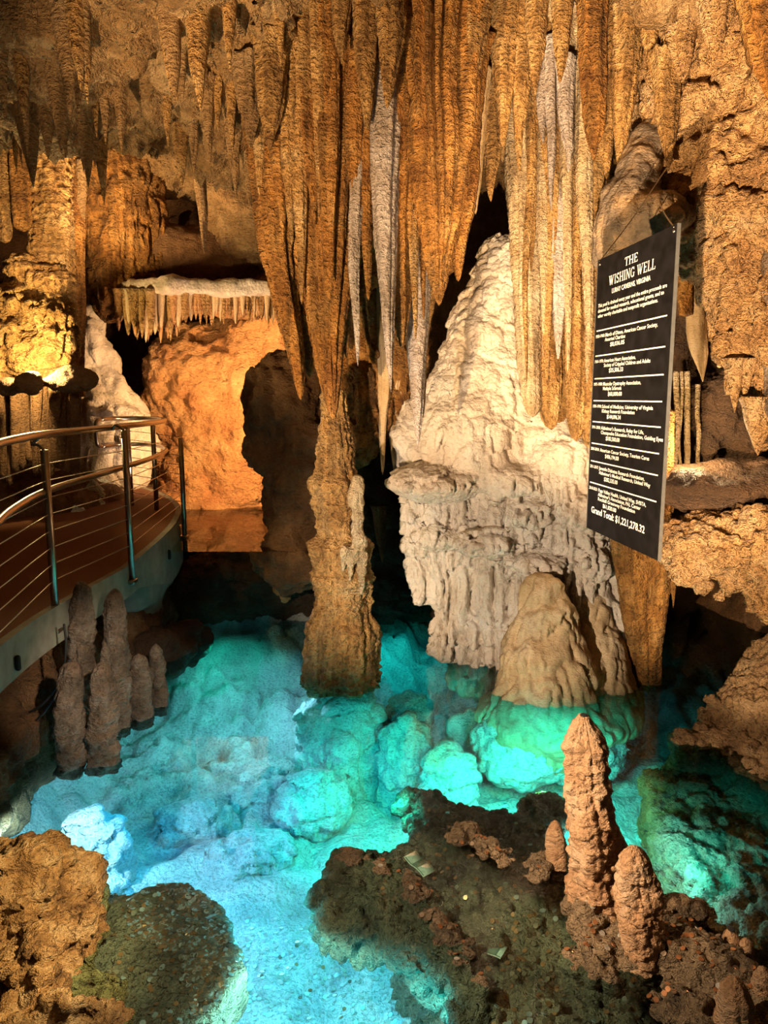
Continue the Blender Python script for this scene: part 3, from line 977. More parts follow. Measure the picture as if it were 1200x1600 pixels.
# left column with flowstone tiers
tooth('tall_dripstone', 'tall orange column glowing beside the left edge', 'column', (78, 150, 7.2), (84, 600, 7.1), 34, GOLD, 'col', g=.16, nfl=2.2, rip=.12, knobs=.035, nu=100, nv=160)
tooth('tall_dripstone', 'slender shaded column right of the glowing orange one', 'column', (120, 180, 7.5), (112, 620, 7.3), 17, ORANGE, 'col', g=.3)
tooth('stalactite', 'rounded pale stalactite left of the glowing column', ST, (32, 200, 7.0), (36, 362, 7.0), 17, ORANGE, 'blunt', g=.3)
tooth('stalactite', 'thin stalactite at the far left edge of the chamber', ST, (6, 200, 7.0), (8, 380, 7.0), 12, GOLD, 'blunt', g=.3)
tooth('stalactite', 'grey stalactite between the glowing column and the rib', ST, (128, 250, 7.4), (126, 345, 7.4), 8, CEIL, 'blunt')
s = SDF(.07)
for (x, y, rx, ry) in [(40, 420, 26, 22), (80, 440, 30, 24), (25, 470, 34, 26), (75, 490, 36, 30), (20, 520, 36, 34), (70, 545, 42, 34), (40, 560, 50, 30), (95, 520, 22, 60), (0, 560, 30, 50)]:
    s.E(x, y, 7.0, rx, ry, .22)
rock('flowstone_tiers', 'brightly lit yellow flowstone tiers at the foot of the left column', 'flowstone', s, .018, GOLD,
     [(terraces, dict(amp=.05, step=.14)), (flutes, dict(amp=.05, width=.075, stretch=.1)), (rough, dict(amp=.015, sc=14, o=3))])
rock('cup_rock', 'rounded rock cups in front of the lit flowstone tiers', 'rock',
     SDF(.06).E(45, 598, 6.3, 22, 18, .1).E(120, 592, 6.5, 32, 20, .15).E(85, 598, 6.5, 26, 10, .1).E(10, 605, 6.4, 26, 14, .12), .018, BROWN, [(rough, dict(amp=.03, sc=6, o=4))])
for i in range(13):
    x = -6 + i * 10.2
    tooth('drapery', nth(i + 1) + ' from the left of the dark ribbed draperies below the rock cups', 'drapery', (x, 590, 6.75 + .1 * (i % 3)), (x + 1, 700 + R.uniform(10, 60), 6.75), 9, BROWN, 'blunt', group='draperies below the rock cups', g=.4, nu=30, nv=30, lobes=5)
rock('chamber_floor_rock', 'dark rock floor beyond the walkway', 'rock', SDF(.2).E(40, 790, 8.0, 160, 60, .9).E(180, 800, 8.8, 100, 50, .6), .05, BROWN, [(rough, dict(amp=.1, sc=2, o=5))])

# ------------------------------------------------------------------ right side
rock('craggy_outcrop', 'craggy golden rock wall hanging above and right of the sign', 'rock',
     SDF(.2).E(1120, 130, 5.1, 110, 190, .55).E(1150, 330, 4.75, 100, 110, .45).E(1185, 430, 4.6, 70, 100, .35).E(1225, 540, 4.5, 68, 120, .3).E(1070, 230, 5.45, 60, 130, .35).E(1260, 250, 4.6, 120, 250, .6)
     .C((1150, 470, 4.5), (1148, 600, 4.45), 24, 8, .06).C((1170, 500, 4.5), (1168, 590, 4.45), 18, 9, .06).C((1196, 560, 4.45), (1190, 690, 4.4), 20, 10, .06), .022, WALLR,
     [(rough, dict(amp=.11, sc=2.6, o=4)), (popcorn, dict(amp=.06, size=.19)), (popcorn, dict(amp=.035, size=.07, seed=4)), (rough, dict(amp=.02, sc=14, o=3))])
rock('grey_boulder', 'smooth grey-streaked sloping boulder directly above the sign', 'rock',
     SDF(.12).C((1020, 215, 5.1), (985, 310, 4.85), 26, 40).C((980, 345, 4.8), (1030, 345, 4.65), 40, 46).E(962, 385, 4.9, 28, 46, .25), .016,
     rockmat('grey_streaked_rock', [(.10, .08, .065), (.26, .19, .13), (.58, .36, .18)], 4.5, .2, .6, 34),
     [(rough, dict(amp=.04, sc=3, o=3)), (flutes, dict(amp=.025, width=.07)), (rough, dict(amp=.008, sc=12, o=3))])
for a, b, r, m, lab, pf in [
    ((1148, 560, 4.42), (1148, 645, 4.4), 12, WALLR, 'long pinkish stalactite at the lower edge of the craggy wall', 'cone'),
    ((1166, 560, 4.42), (1163, 622, 4.4), 12, WALLR, 'short double stalactite at the lower edge of the craggy wall', 'cone'),
    ((1186, 620, 4.4), (1184, 712, 4.35), 22, WALLR, 'thick lumpy stalactite at the lower right of the craggy wall', 'cone'),
    ((1070, 430, 5.0), (1072, 495, 5.0), 13, ORANGE, 'curled brown drapery in the dim alcove', 'blunt'),
    ((1082, 400, 5.25), (1098, 596, 5.2), 13, TAN, 'blade shaped tan stalactite in the dim alcove', [(0, .5), (.5, 1.1), (.75, 1.0), (1, .05)]),
    ((1112, 490, 5.2), (1116, 535, 5.2), 10, WALLR, 'small knob stalactite in the dim alcove', 'blunt'),
    ((1124, 545, 5.2), (1124, 575, 5.2), 4, TAN, 'tiny soda straw in the dim alcove', 'blunt'),
]:
    tooth('stalactite', lab, ST, a, b, r, m, pf, group='stalactites right of the sign')
for i, (x, y0, y1, r) in enumerate([(1043, 640, 745, 3), (1056, 640, 742, 4.2), (1065, 640, 720, 2.6), (1074, 640, 722, 5), (1091, 660, 705, 4)]):
    tooth('thin_dripstone', ['leftmost lit thin column in the alcove beside the sign', 'second lit thin column in the alcove', 'thinnest lit column in the alcove', 'thickest lit cream column in the alcove', 'short lit column at the right of the alcove group'][i],
          'column', (x, y0 - 60, 5.85), (x, y1 + 40, 5.8), r, CREAM, 'col', g=.5, lobes=4, bend=.05, group='thin columns in the alcove')
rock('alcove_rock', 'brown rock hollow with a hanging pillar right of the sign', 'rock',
     SDF(.12).E(1120, 620, 6.1, 50, 40, .3).E(1110, 660, 6.0, 26, 30, .2).C((1106, 670, 5.9), (1104, 760, 5.8), 11, 9, .06).E(1160, 680, 6.0, 50, 40, .3).E(1110, 420, 6.0, 90, 90, .4).E(1050, 560, 6.3, 30, 60, .2), .024, DARK,  # shade of the recess put into the rock colour
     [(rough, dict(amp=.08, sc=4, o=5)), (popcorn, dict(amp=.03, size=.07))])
rock('alcove_ledge', 'dim brown rock ledge behind the popcorn shelf', 'rock', SDF(.12).E(1150, 760, 5.4, 120, 38, .45).E(1300, 755, 5.4, 140, 45, .5).E(1080, 765, 5.5, 50, 26, .3), .026, DARK, [(rough, dict(amp=.06, sc=3.5, o=5))])  # darkened by its colour to stand for the alcove shade
s = SDF(.08).E(1130, 850, 5.0, 95, 48, .35).E(1200, 855, 4.8, 75, 62, .35).E(1070, 850, 5.1, 36, 40, .25).E(1290, 850, 4.9, 90, 70, .4).E(1370, 860, 5.0, 90, 80, .4)
for x, y, r in [(1066, 900, 14), (1092, 915, 15), (1110, 895, 16), (1134, 925, 15), (1160, 905, 20), (1186, 945, 13), (1205, 955, 16), (1150, 880, 22)]:
    s.C((x, y - 50, 4.85), (x, y, 4.8), 22, r, .05)
rock('popcorn_shelf', 'lit overhanging shelf crusted with cave popcorn right of the sign', 'rock', s, .017, WALLR,
     [(rough, dict(amp=.05, sc=4, o=4)), (popcorn, dict(amp=.055, size=.10)), (popcorn, dict(amp=.03, size=.045, seed=2))])
tooth('stalactite', 'grey-brown column end cut by the right edge of the picture', ST, (1216, 240, 4.4), (1212, 660, 4.3), 21, GSTAL, 'blunt', g=.1)

# shore rock right
pl = [W(1205, 1225)[:2], W(1160, 1195)[:2], W(1110, 1172)[:2], W(1060, 1160)[:2], W(1050, 1140)[:2], W(1110, 1130)[:2], W(1170, 1090)[:2], W(1250, 1060)[:2], W(1330, 1080)[:2], W(1330, 1300)[:2]]
s = SDF(.1).poly(pl, -.5, .02, .06).e(W(1190, 1150) + [.12, .15, .05], (.3, .45, .28)).e(W(1260, 1130) + [0, .1, .15], (.4, .5, .45)).e(W(1105, 1125) + [0, 0, .04], (.06, .06, .16))
s.poly([W(1010, 1150)[:2], W(1080, 1128)[:2], W(1170, 1150)[:2], W(1300, 1240)[:2], W(1300, 1420)[:2], W(1150, 1400)[:2], W(1040, 1250)[:2]], -.75, -.22, .1)
rock('shore_rock', 'rough brown shore rock with popcorn edge at the right', 'rock', s, .016, POP, [(rough, dict(amp=.05, sc=4, o=4)), (popcorn, dict(amp=.045, size=.075)), (popcorn, dict(amp=.02, size=.03, seed=3))])

# ------------------------------------------------------------------ foreground islands
def wp(l, z=0):
    return [W(x, y, z)[:2] for x, y in l]


s = SDF(.06)
s.poly(wp([(478, 1375), (520, 1335), (600, 1305), (640, 1290), (648, 1222), (700, 1228), (770, 1240), (860, 1262), (905, 1330), (1010, 1385), (1130, 1430), (1240, 1440), (1300, 1700), (790, 1700), (712, 1560), (668, 1490), (590, 1430), (500, 1415)]), -.27, -.07, .07)
s.poly(wp([(620, 1330), (690, 1240), (850, 1280), (980, 1400), (1240, 1440), (1300, 1700), (900, 1700), (800, 1540), (700, 1420)]), -1.0, -.2, .07, .12)
s.e(W(720, 1310, -.02), (.09, .12, .06)).e(W(770, 1340, -.02), (.12, .10, .07)).e(W(840, 1360, -.02), (.10, .10, .05))
s.c(W(640, 1390, -.05), W(740, 1540, -.05), .05, .07).c(W(530, 1350, -.07), W(630, 1380, -.05), .06, .05)
s.c(W(930, 1440, 0), W(1010, 1490, 0), .14, .10).c(W(1000, 1470, -.02), W(1130, 1540, 0), .10, .12)
s.e(W(940, 1500, -.02), (.16, .12, .07)).e(W(1120, 1580, 0), (.25, .15, .08)).e(W(1060, 1440, -.05), (.2, .12, .08))
s.e(W(655, 1262, -.15), (.15, .16, .09)).e(W(845, 1270, -.14), (.16, .14, .1))
isle = rock('popcorn_island', 'coin-strewn dark popcorn rock island in the right foreground', 'rock', s, .0135, ISLE,
            [(rough, dict(amp=.035, sc=4, o=3)), (popcorn, dict(amp=.05, size=.085)), (popcorn, dict(amp=.026, size=.04, seed=3))])

s = SDF(.06)
s.poly(wp([(-60, 1375), (60, 1365), (180, 1358), (300, 1350), (345, 1375), (372, 1430), (385, 1470), (350, 1530), (300, 1575), (280, 1720), (-100, 1720)]), -.36, -.10, .06)
s.poly(wp([(-60, 1385), (180, 1375), (300, 1370), (330, 1430), (330, 1500), (260, 1590), (240, 1720), (-100, 1720)]), -1.0, -.2, .06, .1)
ledge = rock('coin_ledge', 'dark submerged ledge paved with coins at the lower left', 'rock', s, .0135, ISLE,
             [(rough, dict(amp=.03, sc=3, o=3)), (popcorn, dict(amp=.016, size=.06))])
s = SDF(.08)
s.e(W(40, 1430, .06), (.17, .2, .2)).e(W(110, 1470, .02), (.14, .15, .10)).e(W(20, 1540, .04), (.22, .15, .16)).e(W(60, 1620, .0), (.3, .15, .14)).e(W(-60, 1450, .05), (.3, .4, .2)).e(W(150, 1540, -.06), (.14, .12, .08))
rock('gold_crag', 'brightly lit golden craggy rock in the lower left corner', 'rock', s, .011,
     rockmat('golden_crag_rock', [(.14, .07, .025), (.48, .28, .10), (.74, .53, .26)], 7, .05, 1., 36, fine=.4),
     [(rough, dict(amp=.17, sc=2.8, o=3)), (terraces, dict(amp=.035, step=.09, seed=5)), (popcorn, dict(amp=.03, size=.09)), (popcorn, dict(amp=.018, size=.035, seed=3)), (rough, dict(amp=.015, sc=18, o=3))])

# stalagmites
SG = 'stalagmite'


def stal(label, base, topy, rpx, mat, prof, x2=None, group=None, knobs=.04, **kw):
    bw = W(*base)
    d = bw[1]
    a = (base[0], base[1] + 14, d)
    b = (x2 if x2 is not None else base[0], topy, d)
    return tooth('stalagmite', label, SG, a, b, rpx, mat, prof, group=group, knobs=knobs, **kw)


GSI = 'stalagmites on the right island'
tall = [(0, 1.35), (.1, 1.25), (.25, 1.05), (.45, 1.1), (.6, 1.12), (.72, .95), (.80, .86), (.88, .95), (.93, .78), (.975, .42), (1, .26)]
stal('tallest rosy stalagmite on the right island', (935, 1440), 1118, 36, STAL, tall, 912, GSI, .04, fb=.02, g=.2, nfl=1.3, bend=.04, nu=110, nv=200)
bl = [(0, 1.05), (.3, 1), (.6, .95), (.8, .85), (.92, .62), (.98, .3), (1, .1)]
stal('second brown stalagmite right of the tallest one', (1005, 1500), 1322, 34, STAL, bl, 990, GSI, .035, fb=.018, g=.2, nfl=1.3, nu=90, nv=140)
stal('stump stalagmite growing on the right flank of the tallest one', (972, 1445), 1285, 22, STAL, bl, 960, GSI, .035, g=.15, fb=.015)
stal('short stalagmite left of the tallest one', (870, 1352), 1282, 17, STAL, bl, 868, GSI, .025, g=.12)
stal('round-headed little stalagmite with a pit in its top', (1142, 1490), 1452, 16, STAL, bl, 1142, GSI, .0, g=.08)
stal('smooth little stalagmite right of the pitted one', (1166, 1500), 1466, 14, STAL, bl, 1166, GSI, .0, g=.08)
stal('fat low stalagmite left of the pitted one', (1108, 1520), 1478, 22, STAL, bl, 1106, GSI, .02, g=.1)
stal('hollow fronted stalagmite at the lower right edge', (1150, 1630), 1528, 32, STAL, bl, 1150, GSI, .03, g=.3)
stal('knobbly stalagmite cut by the lower right corner', (1195, 1580), 1510, 20, STAL, bl, 1192, GSI, .03, g=.2)
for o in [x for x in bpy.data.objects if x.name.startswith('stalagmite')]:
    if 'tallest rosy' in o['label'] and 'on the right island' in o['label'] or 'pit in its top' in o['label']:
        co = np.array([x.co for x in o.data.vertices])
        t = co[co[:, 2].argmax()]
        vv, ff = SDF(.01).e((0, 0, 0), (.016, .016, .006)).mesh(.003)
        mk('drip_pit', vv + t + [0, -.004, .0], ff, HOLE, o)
GSD = 'stalagmites in front of the walkway'
bl2 = [(0, 1.0), (.4, 1.0), (.75, .92), (.92, .78), (.97, .5), (1, .1)]
stal('grey-brown stalagmite standing in the water, leftmost of the pair by the walkway', (110, 1195), 1033, 23, GSTAL, bl2, 112, GSD, .05, g=.2, nfl=2., fb=.02)
stal('grey-brown stalagmite standing in the water, right one of the pair by the walkway', (160, 1190), 1035, 23, GSTAL, bl2, 158, GSD, .05, g=.2, nfl=2., fb=.02)
stal('thick tan stalagmite touching the walkway edge', (130, 1150), 908, 21, GSTAL, bl2, 126, GSD, .05, g=.2, nfl=2., fb=.02)
stal('tall slim stalagmite right of the one touching the walkway', (185, 1135), 920, 19, GSTAL, bl2, 179, GSD, .045, g=.2, nfl=2., fb=.016)
stal('thin stalagmite squeezed between the tall ones', (167, 1150), 1004, 10, GSTAL, bl2, 164, GSD, .02, g=.12)
stal('shorter tan stalagmite of the right-hand pair', (222, 1120), 1022, 17, GSTAL, bl2, 216, GSD, .045, g=.2, nfl=2., fb=.016)
stal('dark stalagmite nearest the turquoise water', (250, 1100), 1006, 13, GSTAL, bl2, 243, GSD, .045, g=.2, nfl=2., fb=.016)
rock('shadow_bank', 'brown rock bank in the shade under the walkway', 'rock',
     SDF(.2).c((-2.6, 3.4, -.1), (-2.7, 5.2, .05), .45, .5).c((-2.7, 5.2, .0), (-2.6, 7.2, .1), .5, .55), .032, BROWN, [(rough, dict(amp=.1, sc=3, o=5)), (flutes, dict(amp=.05, width=.1))])

# submerged boulders
for lab, x, y, rx, ry, z, h in [
    ('submerged pale pedestal under the central column', 535, 1068, .36, .34, -.52, .48),
    ('submerged fluted boulder right of the column pedestal', 635, 1085, .20, .20, -.62, .42),
    ('submerged striped boulder between column and tan dome', 705, 1115, .20, .2, -.72, .45),
    ('submerged brain-like boulder left of the column pedestal', 480, 1120, .24, .22, -.70, .22),
    ('small pale boulder just under the water right of the column', 640, 1045, .17, .14, -.42, .16),
    ('submerged crust along the foot of the tan dome', 865, 1092, .55, .30, -.38, .30),
    ('flat submerged boulder below the fluted skirt', 735, 1065, .15, .12, -.4, .12),
    ('submerged boulder in the shallows left of the column', 400, 1100, .22, .16, -.72, .14),
    ('cracked submerged boulder in the blue water', 290, 1130, .26, .2, -.8, .14),
    ('low submerged boulder in the deep blue water', 380, 1170, .3, .2, -.82, .12),
    ('bright submerged lump below the grey stalagmites', 125, 1205, .2, .2, -.62, .32),
    ('small bright submerged stone beside the grey stalagmites', 150, 1265, .08, .08, -.62, .12),
]:
    q = W(x, y, 0)
    q = q + [0, .1, z]
    rock('submerged_boulder', lab, 'boulder',
         (SDF(.1).e(q, (rx, ry, h)).e(q + [rx * .5, .02, -.1], (rx * .6, ry * .7, h * .8)).e(q + [-rx * .5, -.05, -.08], (rx * .55, ry * .8, h * .9)) if h < .34 else
          SDF(.05).c((q[0], q[1], z + h - rx * .7), (q[0], q[1], -1.0), rx * .7, rx * .85).c((q[0] + rx * .55, q[1] - .05, z + h - rx * .8), (q[0] + rx * .6, q[1] - .05, -1.), rx * .42, rx * .5)
          .c((q[0] - rx * .55, q[1] - .04, z + h - rx * .75), (q[0] - rx * .62, q[1] - .05, -1.), rx * .45, rx * .55).c((q[0], q[1] - rx * .5, z + h - rx * 1.1), (q[0], q[1] - rx * .6, -1.), rx * .4, rx * .5)), .018, BED,
         [(rough, dict(amp=.05, sc=3, o=3)), (terraces, dict(amp=.05, step=.17)), (popcorn, dict(amp=.03, size=.11)), (flutes, dict(amp=.02, width=.06))], group='boulders under the water')

# ------------------------------------------------------------------ walkway
def tube(name, pts, r, mat, parent=None, cyc=False, n=10, smooth_path=True):
    pts = [np.array(p, float) for p in pts]
    if smooth_path and len(pts) > 2:
        out = []
        m = len(pts)
        rng = range(m if cyc else m - 1)
        for i in rng:
            p0 = pts[(i - 1) % m] if (cyc or i > 0) else pts[0] * 2 - pts[1]
            p1 = pts[i]; p2 = pts[(i + 1) % m]
            p3 = pts[(i + 2) % m] if (cyc or i + 2 < m) else p2 * 2 - p1
            for t in np.linspace(0, 1, 7)[:-1]:
                out.append(.5 * (2 * p1 + (p2 - p0) * t + (2 * p0 - 5 * p1 + 4 * p2 - p3) * t * t + (3 * p1 - p0 - 3 * p2 + p3) * t ** 3))
        if not cyc: out.append(pts[-1])
        pts = out
    pts = np.array(pts)
    k = len(pts)
    tg = np.roll(pts, -1, 0) - np.roll(pts, 1, 0) if cyc else np.gradient(pts, axis=0)
    tg /= np.linalg.norm(tg, axis=1)[:, None] + 1e-9
    up = np.array([0, 0, 1.])
    a = np.cross(tg, up)
    bad = np.linalg.norm(a, axis=1) < .15
    a[bad] = np.cross(tg[bad], np.array([0, 1., 0]))
    a /= np.linalg.norm(a, axis=1)[:, None]
    for i in range(1, k):
        a[i] = a[i - 1] - tg[i] * (a[i - 1] @ tg[i])
        a[i] /= np.linalg.norm(a[i]) + 1e-9
    b = np.cross(tg, a)
    th = np.linspace(0, 2 * math.pi, n, endpoint=False)
    v = (pts[:, None] + r * (np.cos(th)[None, :, None] * a[:, None] + np.sin(th)[None, :, None] * b[:, None])).reshape(-1, 3)
    f = [tuple(q) for q in grid_faces(n, k, True)]
    if cyc:
        o0 = (k - 1) * n
        f += [(o0 + j, o0 + (j + 1) % n, (j + 1) % n, j) for j in range(n)]
    else:
        f += [tuple(range(n))[::-1], tuple((k - 1) * n + j for j in range(n))]
    return mk(name, v, f, mat, parent)


EDGE = [(-1.75, 2.4), (-1.93, 3.2), (-2.02, 3.75), (-2.05, 4.46), (-1.98, 5.6), (-1.95, 6.4), (-1.98, 7.0), (-2.12, 7.6), (-2.5, 8.2), (-3.1, 8.7), (-4.0, 9.0)]


def dz(y):
    return .95 + .30 * min(1, max(0, (y - 5.6) / 3.2))


def dense(pts, m=5):
    out = []
    pts = [np.array(p, float) for p in pts]
    for i in range(len(pts) - 1):
        p0 = pts[max(0, i - 1)]; p1 = pts[i]; p2 = pts[i + 1]; p3 = pts[min(len(pts) - 1, i + 2)]
        for t in np.linspace(0, 1, m + 1)[:-1]:
            out.append(.5 * (2 * p1 + (p2 - p0) * t + (2 * p0 - 5 * p1 + 4 * p2 - p3) * t * t + (3 * p1 - p0 - 3 * p2 + p3) * t ** 3))
    out.append(pts[-1])
    return out


ED = dense(EDGE)
deck = empty('walkway', (-3, 5.5, .95))
tag(deck, 'brown carpeted concrete walkway curving along the left side', 'walkway')
deck_l = np.array(deck.location)


def ch(o):  # child built in world coordinates
    o.matrix_parent_inverse = Matrix.Translation(-Vector(deck_l.tolist()))
    return o


v, f = [], []
for i, p in enumerate(ED):
    z = dz(p[1])
    wl = -5.2
    v += [(p[0] - .03, p[1], z), (wl, p[1] + .2, z), (p[0] - .03, p[1], z - .03), (wl, p[1] + .2, z - .03)]
for i in range(len(ED) - 1):
    a = i * 4
    f += [(a, a + 4, a + 5, a + 1), (a + 2, a + 3, a + 7, a + 6), (a, a + 2, a + 6, a + 4)]
ch(mk('carpet', np.array(v), f, MAT, deck, smooth=False))
v, f = [], []
for i, p in enumerate(ED):
    z = dz(p[1]) + .004
    th = .24 + .25 * min(1, max(0, (p[1] - 5.8) / .8))
    v += [(p[0] - .14, p[1] - .0, z - .01), (p[0], p[1], z), (p[0] + .0, p[1], z - th), (p[0] - .3, p[1], z - th - .03), (p[0] - 1.2, p[1], z - th - .03)]
for i in range(len(ED) - 1):
    a = i * 5
    for k in range(4):
        f.append((a + k, a + k + 1, a + 6 + k, a + 5 + k))
ch(mk('edge_beam', np.array(v), f, CONC, deck, smooth=False))
vv, ff = SDF(.12).c((-2.2, 6.25, .62), (-2.22, 6.95, .62), .17, .17).c((-2.25, 6.5, .55), (-2.22, 6.75, .2), .2, .14).b((-2.3, 6.6, .62), (.25, .5, .2), 0, .1).mesh(.025)
ch(mk('pier', vv, ff, CONC, deck))
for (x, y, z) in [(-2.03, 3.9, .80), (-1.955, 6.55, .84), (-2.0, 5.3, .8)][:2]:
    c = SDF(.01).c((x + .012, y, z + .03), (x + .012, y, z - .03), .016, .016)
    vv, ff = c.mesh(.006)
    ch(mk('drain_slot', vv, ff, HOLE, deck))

rail = empty('railing', (-2.0, 5.0, .95))
tag(rail, 'steel cable railing with double handrail along the walkway edge', 'railing')
rl = Vector(rail.location)


def rc(o):
    o.matrix_parent_inverse = Matrix.Translation(-rl)
    return o


ZT, ZL = 2.02, 1.68
front = [(-1.62, 2.6), (-1.80, 3.3), (-1.98, 3.9), (-2.10, 4.6), (-2.08, 5.6), (-2.06, 6.4), (-2.10, 7.0)]
loop = [(-2.18, 7.4), (-2.36, 7.8), (-2.62, 8.05), (-2.86, 8.0), (-2.95, 7.75)]
rc(tube('top_rail', [(x, y, ZT) for x, y in front + loop], .024, STEEL, rail, n=12))
rc(tube('lower_rail', [(x, y, ZL + .02 * (y - 5)) for x, y in front + loop], .022, STEEL, rail, n=12))
rc(tube('rail_return', [(-2.95, 7.75, ZT), (-2.965, 7.69, ZT - .02), (-2.97, 7.67, ZT - .08), (-2.97, 7.67, ZL + .13), (-2.965, 7.69, ZL + .075), (-2.95, 7.75, ZL + .055)], .022, STEEL, rail))
# upright loop at the gap
lx0, lx1 = P(139, 700, 8.5), P(194, 700, 8.4)
zt, zb = P(165, 648, 8.45)[2], P(165, 736, 8.45)[2]
q = []
rr = .07
for (x, y, z, dx, dzz) in [(lx0[0], lx0[1], zt, 1, -1), (lx1[0], lx1[1], zt, -1, -1), (lx1[0], lx1[1], zb, -1, 1), (lx0[0], lx0[1], zb, 1, 1)]:
    s1 = (x, y, z + dzz * rr); s2 = (x + dx * rr, y, z)
    mid = (x + dx * rr * .28, y, z + dzz * rr * .28)
    q += [s1, mid, s2] if (dx * dzz < 0) else [s2, mid, s1]
rc(tube('end_loop', q, .02, STEEL, rail, cyc=True))
posts = []
for (bx, by, zb_, zt_) in [((-2.075), 4.52, .76, 1.93), (-1.965, 5.62, .80, 2.0), (-1.96, 7.15, .86, 1.86), (-2.30, 7.4, 1.05, 2.0), (-2.62, 7.6, 1.05, 1.98), (-2.62, 4.4, .95, 1.75), (-3.3, 8.6, 1.2, 1.95)]:
    p = rc(tube('post', [(bx, by, zb_), (bx, by, zt_)], .024, STEEL, rail, n=12, smooth_path=False))
    posts.append((bx, by, zb_, zt_))
    if by < 7.3 and bx > -2.5:
        vv, ff = SDF(.01).b((bx - .02, by, zb_ + .03), (.05, .05, .015), 0, .006).b((bx - .045, by, zb_ + .09), (.012, .04, .06), 0, .006).mesh(.008)
        o = mk('base_bracket', vv - np.array([bx, by, zb_]), ff, STEEL, None, origin=(0, 0, 0))
        o.parent = p
        o.location = (bx - rl.x + 0, by - rl.y, zb_ - rl.z)
        o.matrix_parent_inverse = Matrix.Identity(4)
        o.location = (bx, by, zb_)
    if zt_ > 1.9 and by < 7.0:
        rc(tube('rail_bracket', [(bx, by, zt_), (bx - .04, by, zt_ + .03), (bx - .07, by, zt_ + .035), (bx - .09 if by > 5 else bx - .03, by, ZT - .02)], .010, STEEL, rail, n=8))
for k in range(8):
    z = .16 + .105 * k
    pth = [(-1.70, 2.5, dz(2.5) + z)] + [(bx, by, dz(by) + z * (1 if by < 7 else .86)) for bx, by, _, _ in posts[:3]] + [(-2.30, 7.4, dz(7.4) + z * .86), (-2.62, 7.6, dz(7.6) + z * .86)]
    rc(tube('cable', pth, .0032, CABLE, rail, n=6, smooth_path=False))
    if k % 2 == 0:
        rc(tube('cable', [(-2.62, 7.6, dz(7.6) + z * .86), (-3.3, 8.6, dz(8.6) + z * .8), (-4.4, 9.2, 1.25 + z * .8)], .0035, CABLE, rail, n=6, smooth_path=False))
for (pts, lab) in [([(0, 1128), (60, 1105), (95, 1060), (103, 1010), (100, 975)], 'black power cable sagging under the walkway beside the stalagmites'),
                   ([(0, 1142), (50, 1130), (85, 1090), (110, 1030)], 'second black cable lying on the rock under the walkway')]:
    tag(tube('power_cable', [P(x, y, 4.6 - .003 * x) for x, y in pts], .007, RUBBER), lab, 'cable', 'cables under the walkway')

# ------------------------------------------------------------------ sign
SL = np.array([1.16, 4.17, 2.98]); SR_ = np.array([1.25, 3.30, 2.98])
SH = 1.47
ux = SR_ - SL
SW = np.linalg.norm(ux)
ux = ux / SW
nrm = np.cross(ux, np.array([0, 0, 1.]))
sign = empty('sign', SL + ux * SW / 2 - np.array([0, 0, SH]))
tag(sign, 'tall black hanging sign with white serif lettering', 'sign')
sign.rotation_euler = (math.pi / 2, 0, math.atan2(ux[1], ux[0]))
# local frame: x along text, y up, z towards the reader
def sbox(name, x0, x1, y0, y1, z0, z1, mat):
    v = np.array([(x, y, z) for z in (z0, z1) for y in (y0, y1) for x in (x0, x1)])
    f = [(0, 2, 3, 1), (4, 5, 7, 6), (0, 1, 5, 4), (2, 6, 7, 3), (0, 4, 6, 2), (1, 3, 7, 5)]
    return mk(name, v, f, mat, sign, smooth=False)


sbox('board', -SW / 2, SW / 2, 0, SH, -.012, 0, BLACK)
for x in (-SW / 2 - .004, SW / 2):
    sbox('board_edge', x, x + .004, 0, SH, -.014, .002, plain('sign_edge', (.06, .06, .06), .5, 0) if x < 0 else bpy.data.materials['sign_edge'])


def text(body, u, t, cap, width, align='CENTER', bold=.006):
    cu = bpy.data.curves.new('lettering', 'FONT')
    cu.body = body
    cu.size = 1
    cu.align_x = align
    cu.offset = bold
    cu.resolution_u = 2
    tmp = bpy.data.objects.new('tmp', cu)
    COL.objects.link(tmp)
    dg = bpy.context.evaluated_depsgraph_get()
    me = bpy.data.meshes.new_from_object(tmp.evaluated_get(dg))
    bpy.data.objects.remove(tmp)
    n = len(me.vertices)
    co = np.zeros(n * 3)
    me.vertices.foreach_get('co', co)
    co = co.reshape(-1, 3)
    w = co[:, 0].max() - co[:, 0].min()
    sx = width * SW / w
    sy = cap * SH / .70
    co[:, 0] *= sx
    co[:, 1] *= sy
    co[:, 2] = .0015
    co[:, 0] += -SW / 2 + u * SW
    co[:, 1] += SH * (1 - t) - cap * SH / 2
    me.vertices.foreach_set('co', co.ravel())
    me.update()
    me.name = 'lettering'
    link('lettering', me, WHITE, sign)


def rule(t):
    sbox('rule_line', -SW / 2 + .03 * SW, SW / 2 - .055 * SW, SH * (1 - t) - .003, SH * (1 - t) + .003, 0, .0015, WHITE)


def arc(cx, cy, rx, ry, a0, a1, n=12):
    return [(cx + rx * math.cos(math.radians(a0 + (a1 - a0) * i / n)), cy + ry * math.sin(math.radians(a0 + (a1 - a0) * i / n))) for i in range(n + 1)]


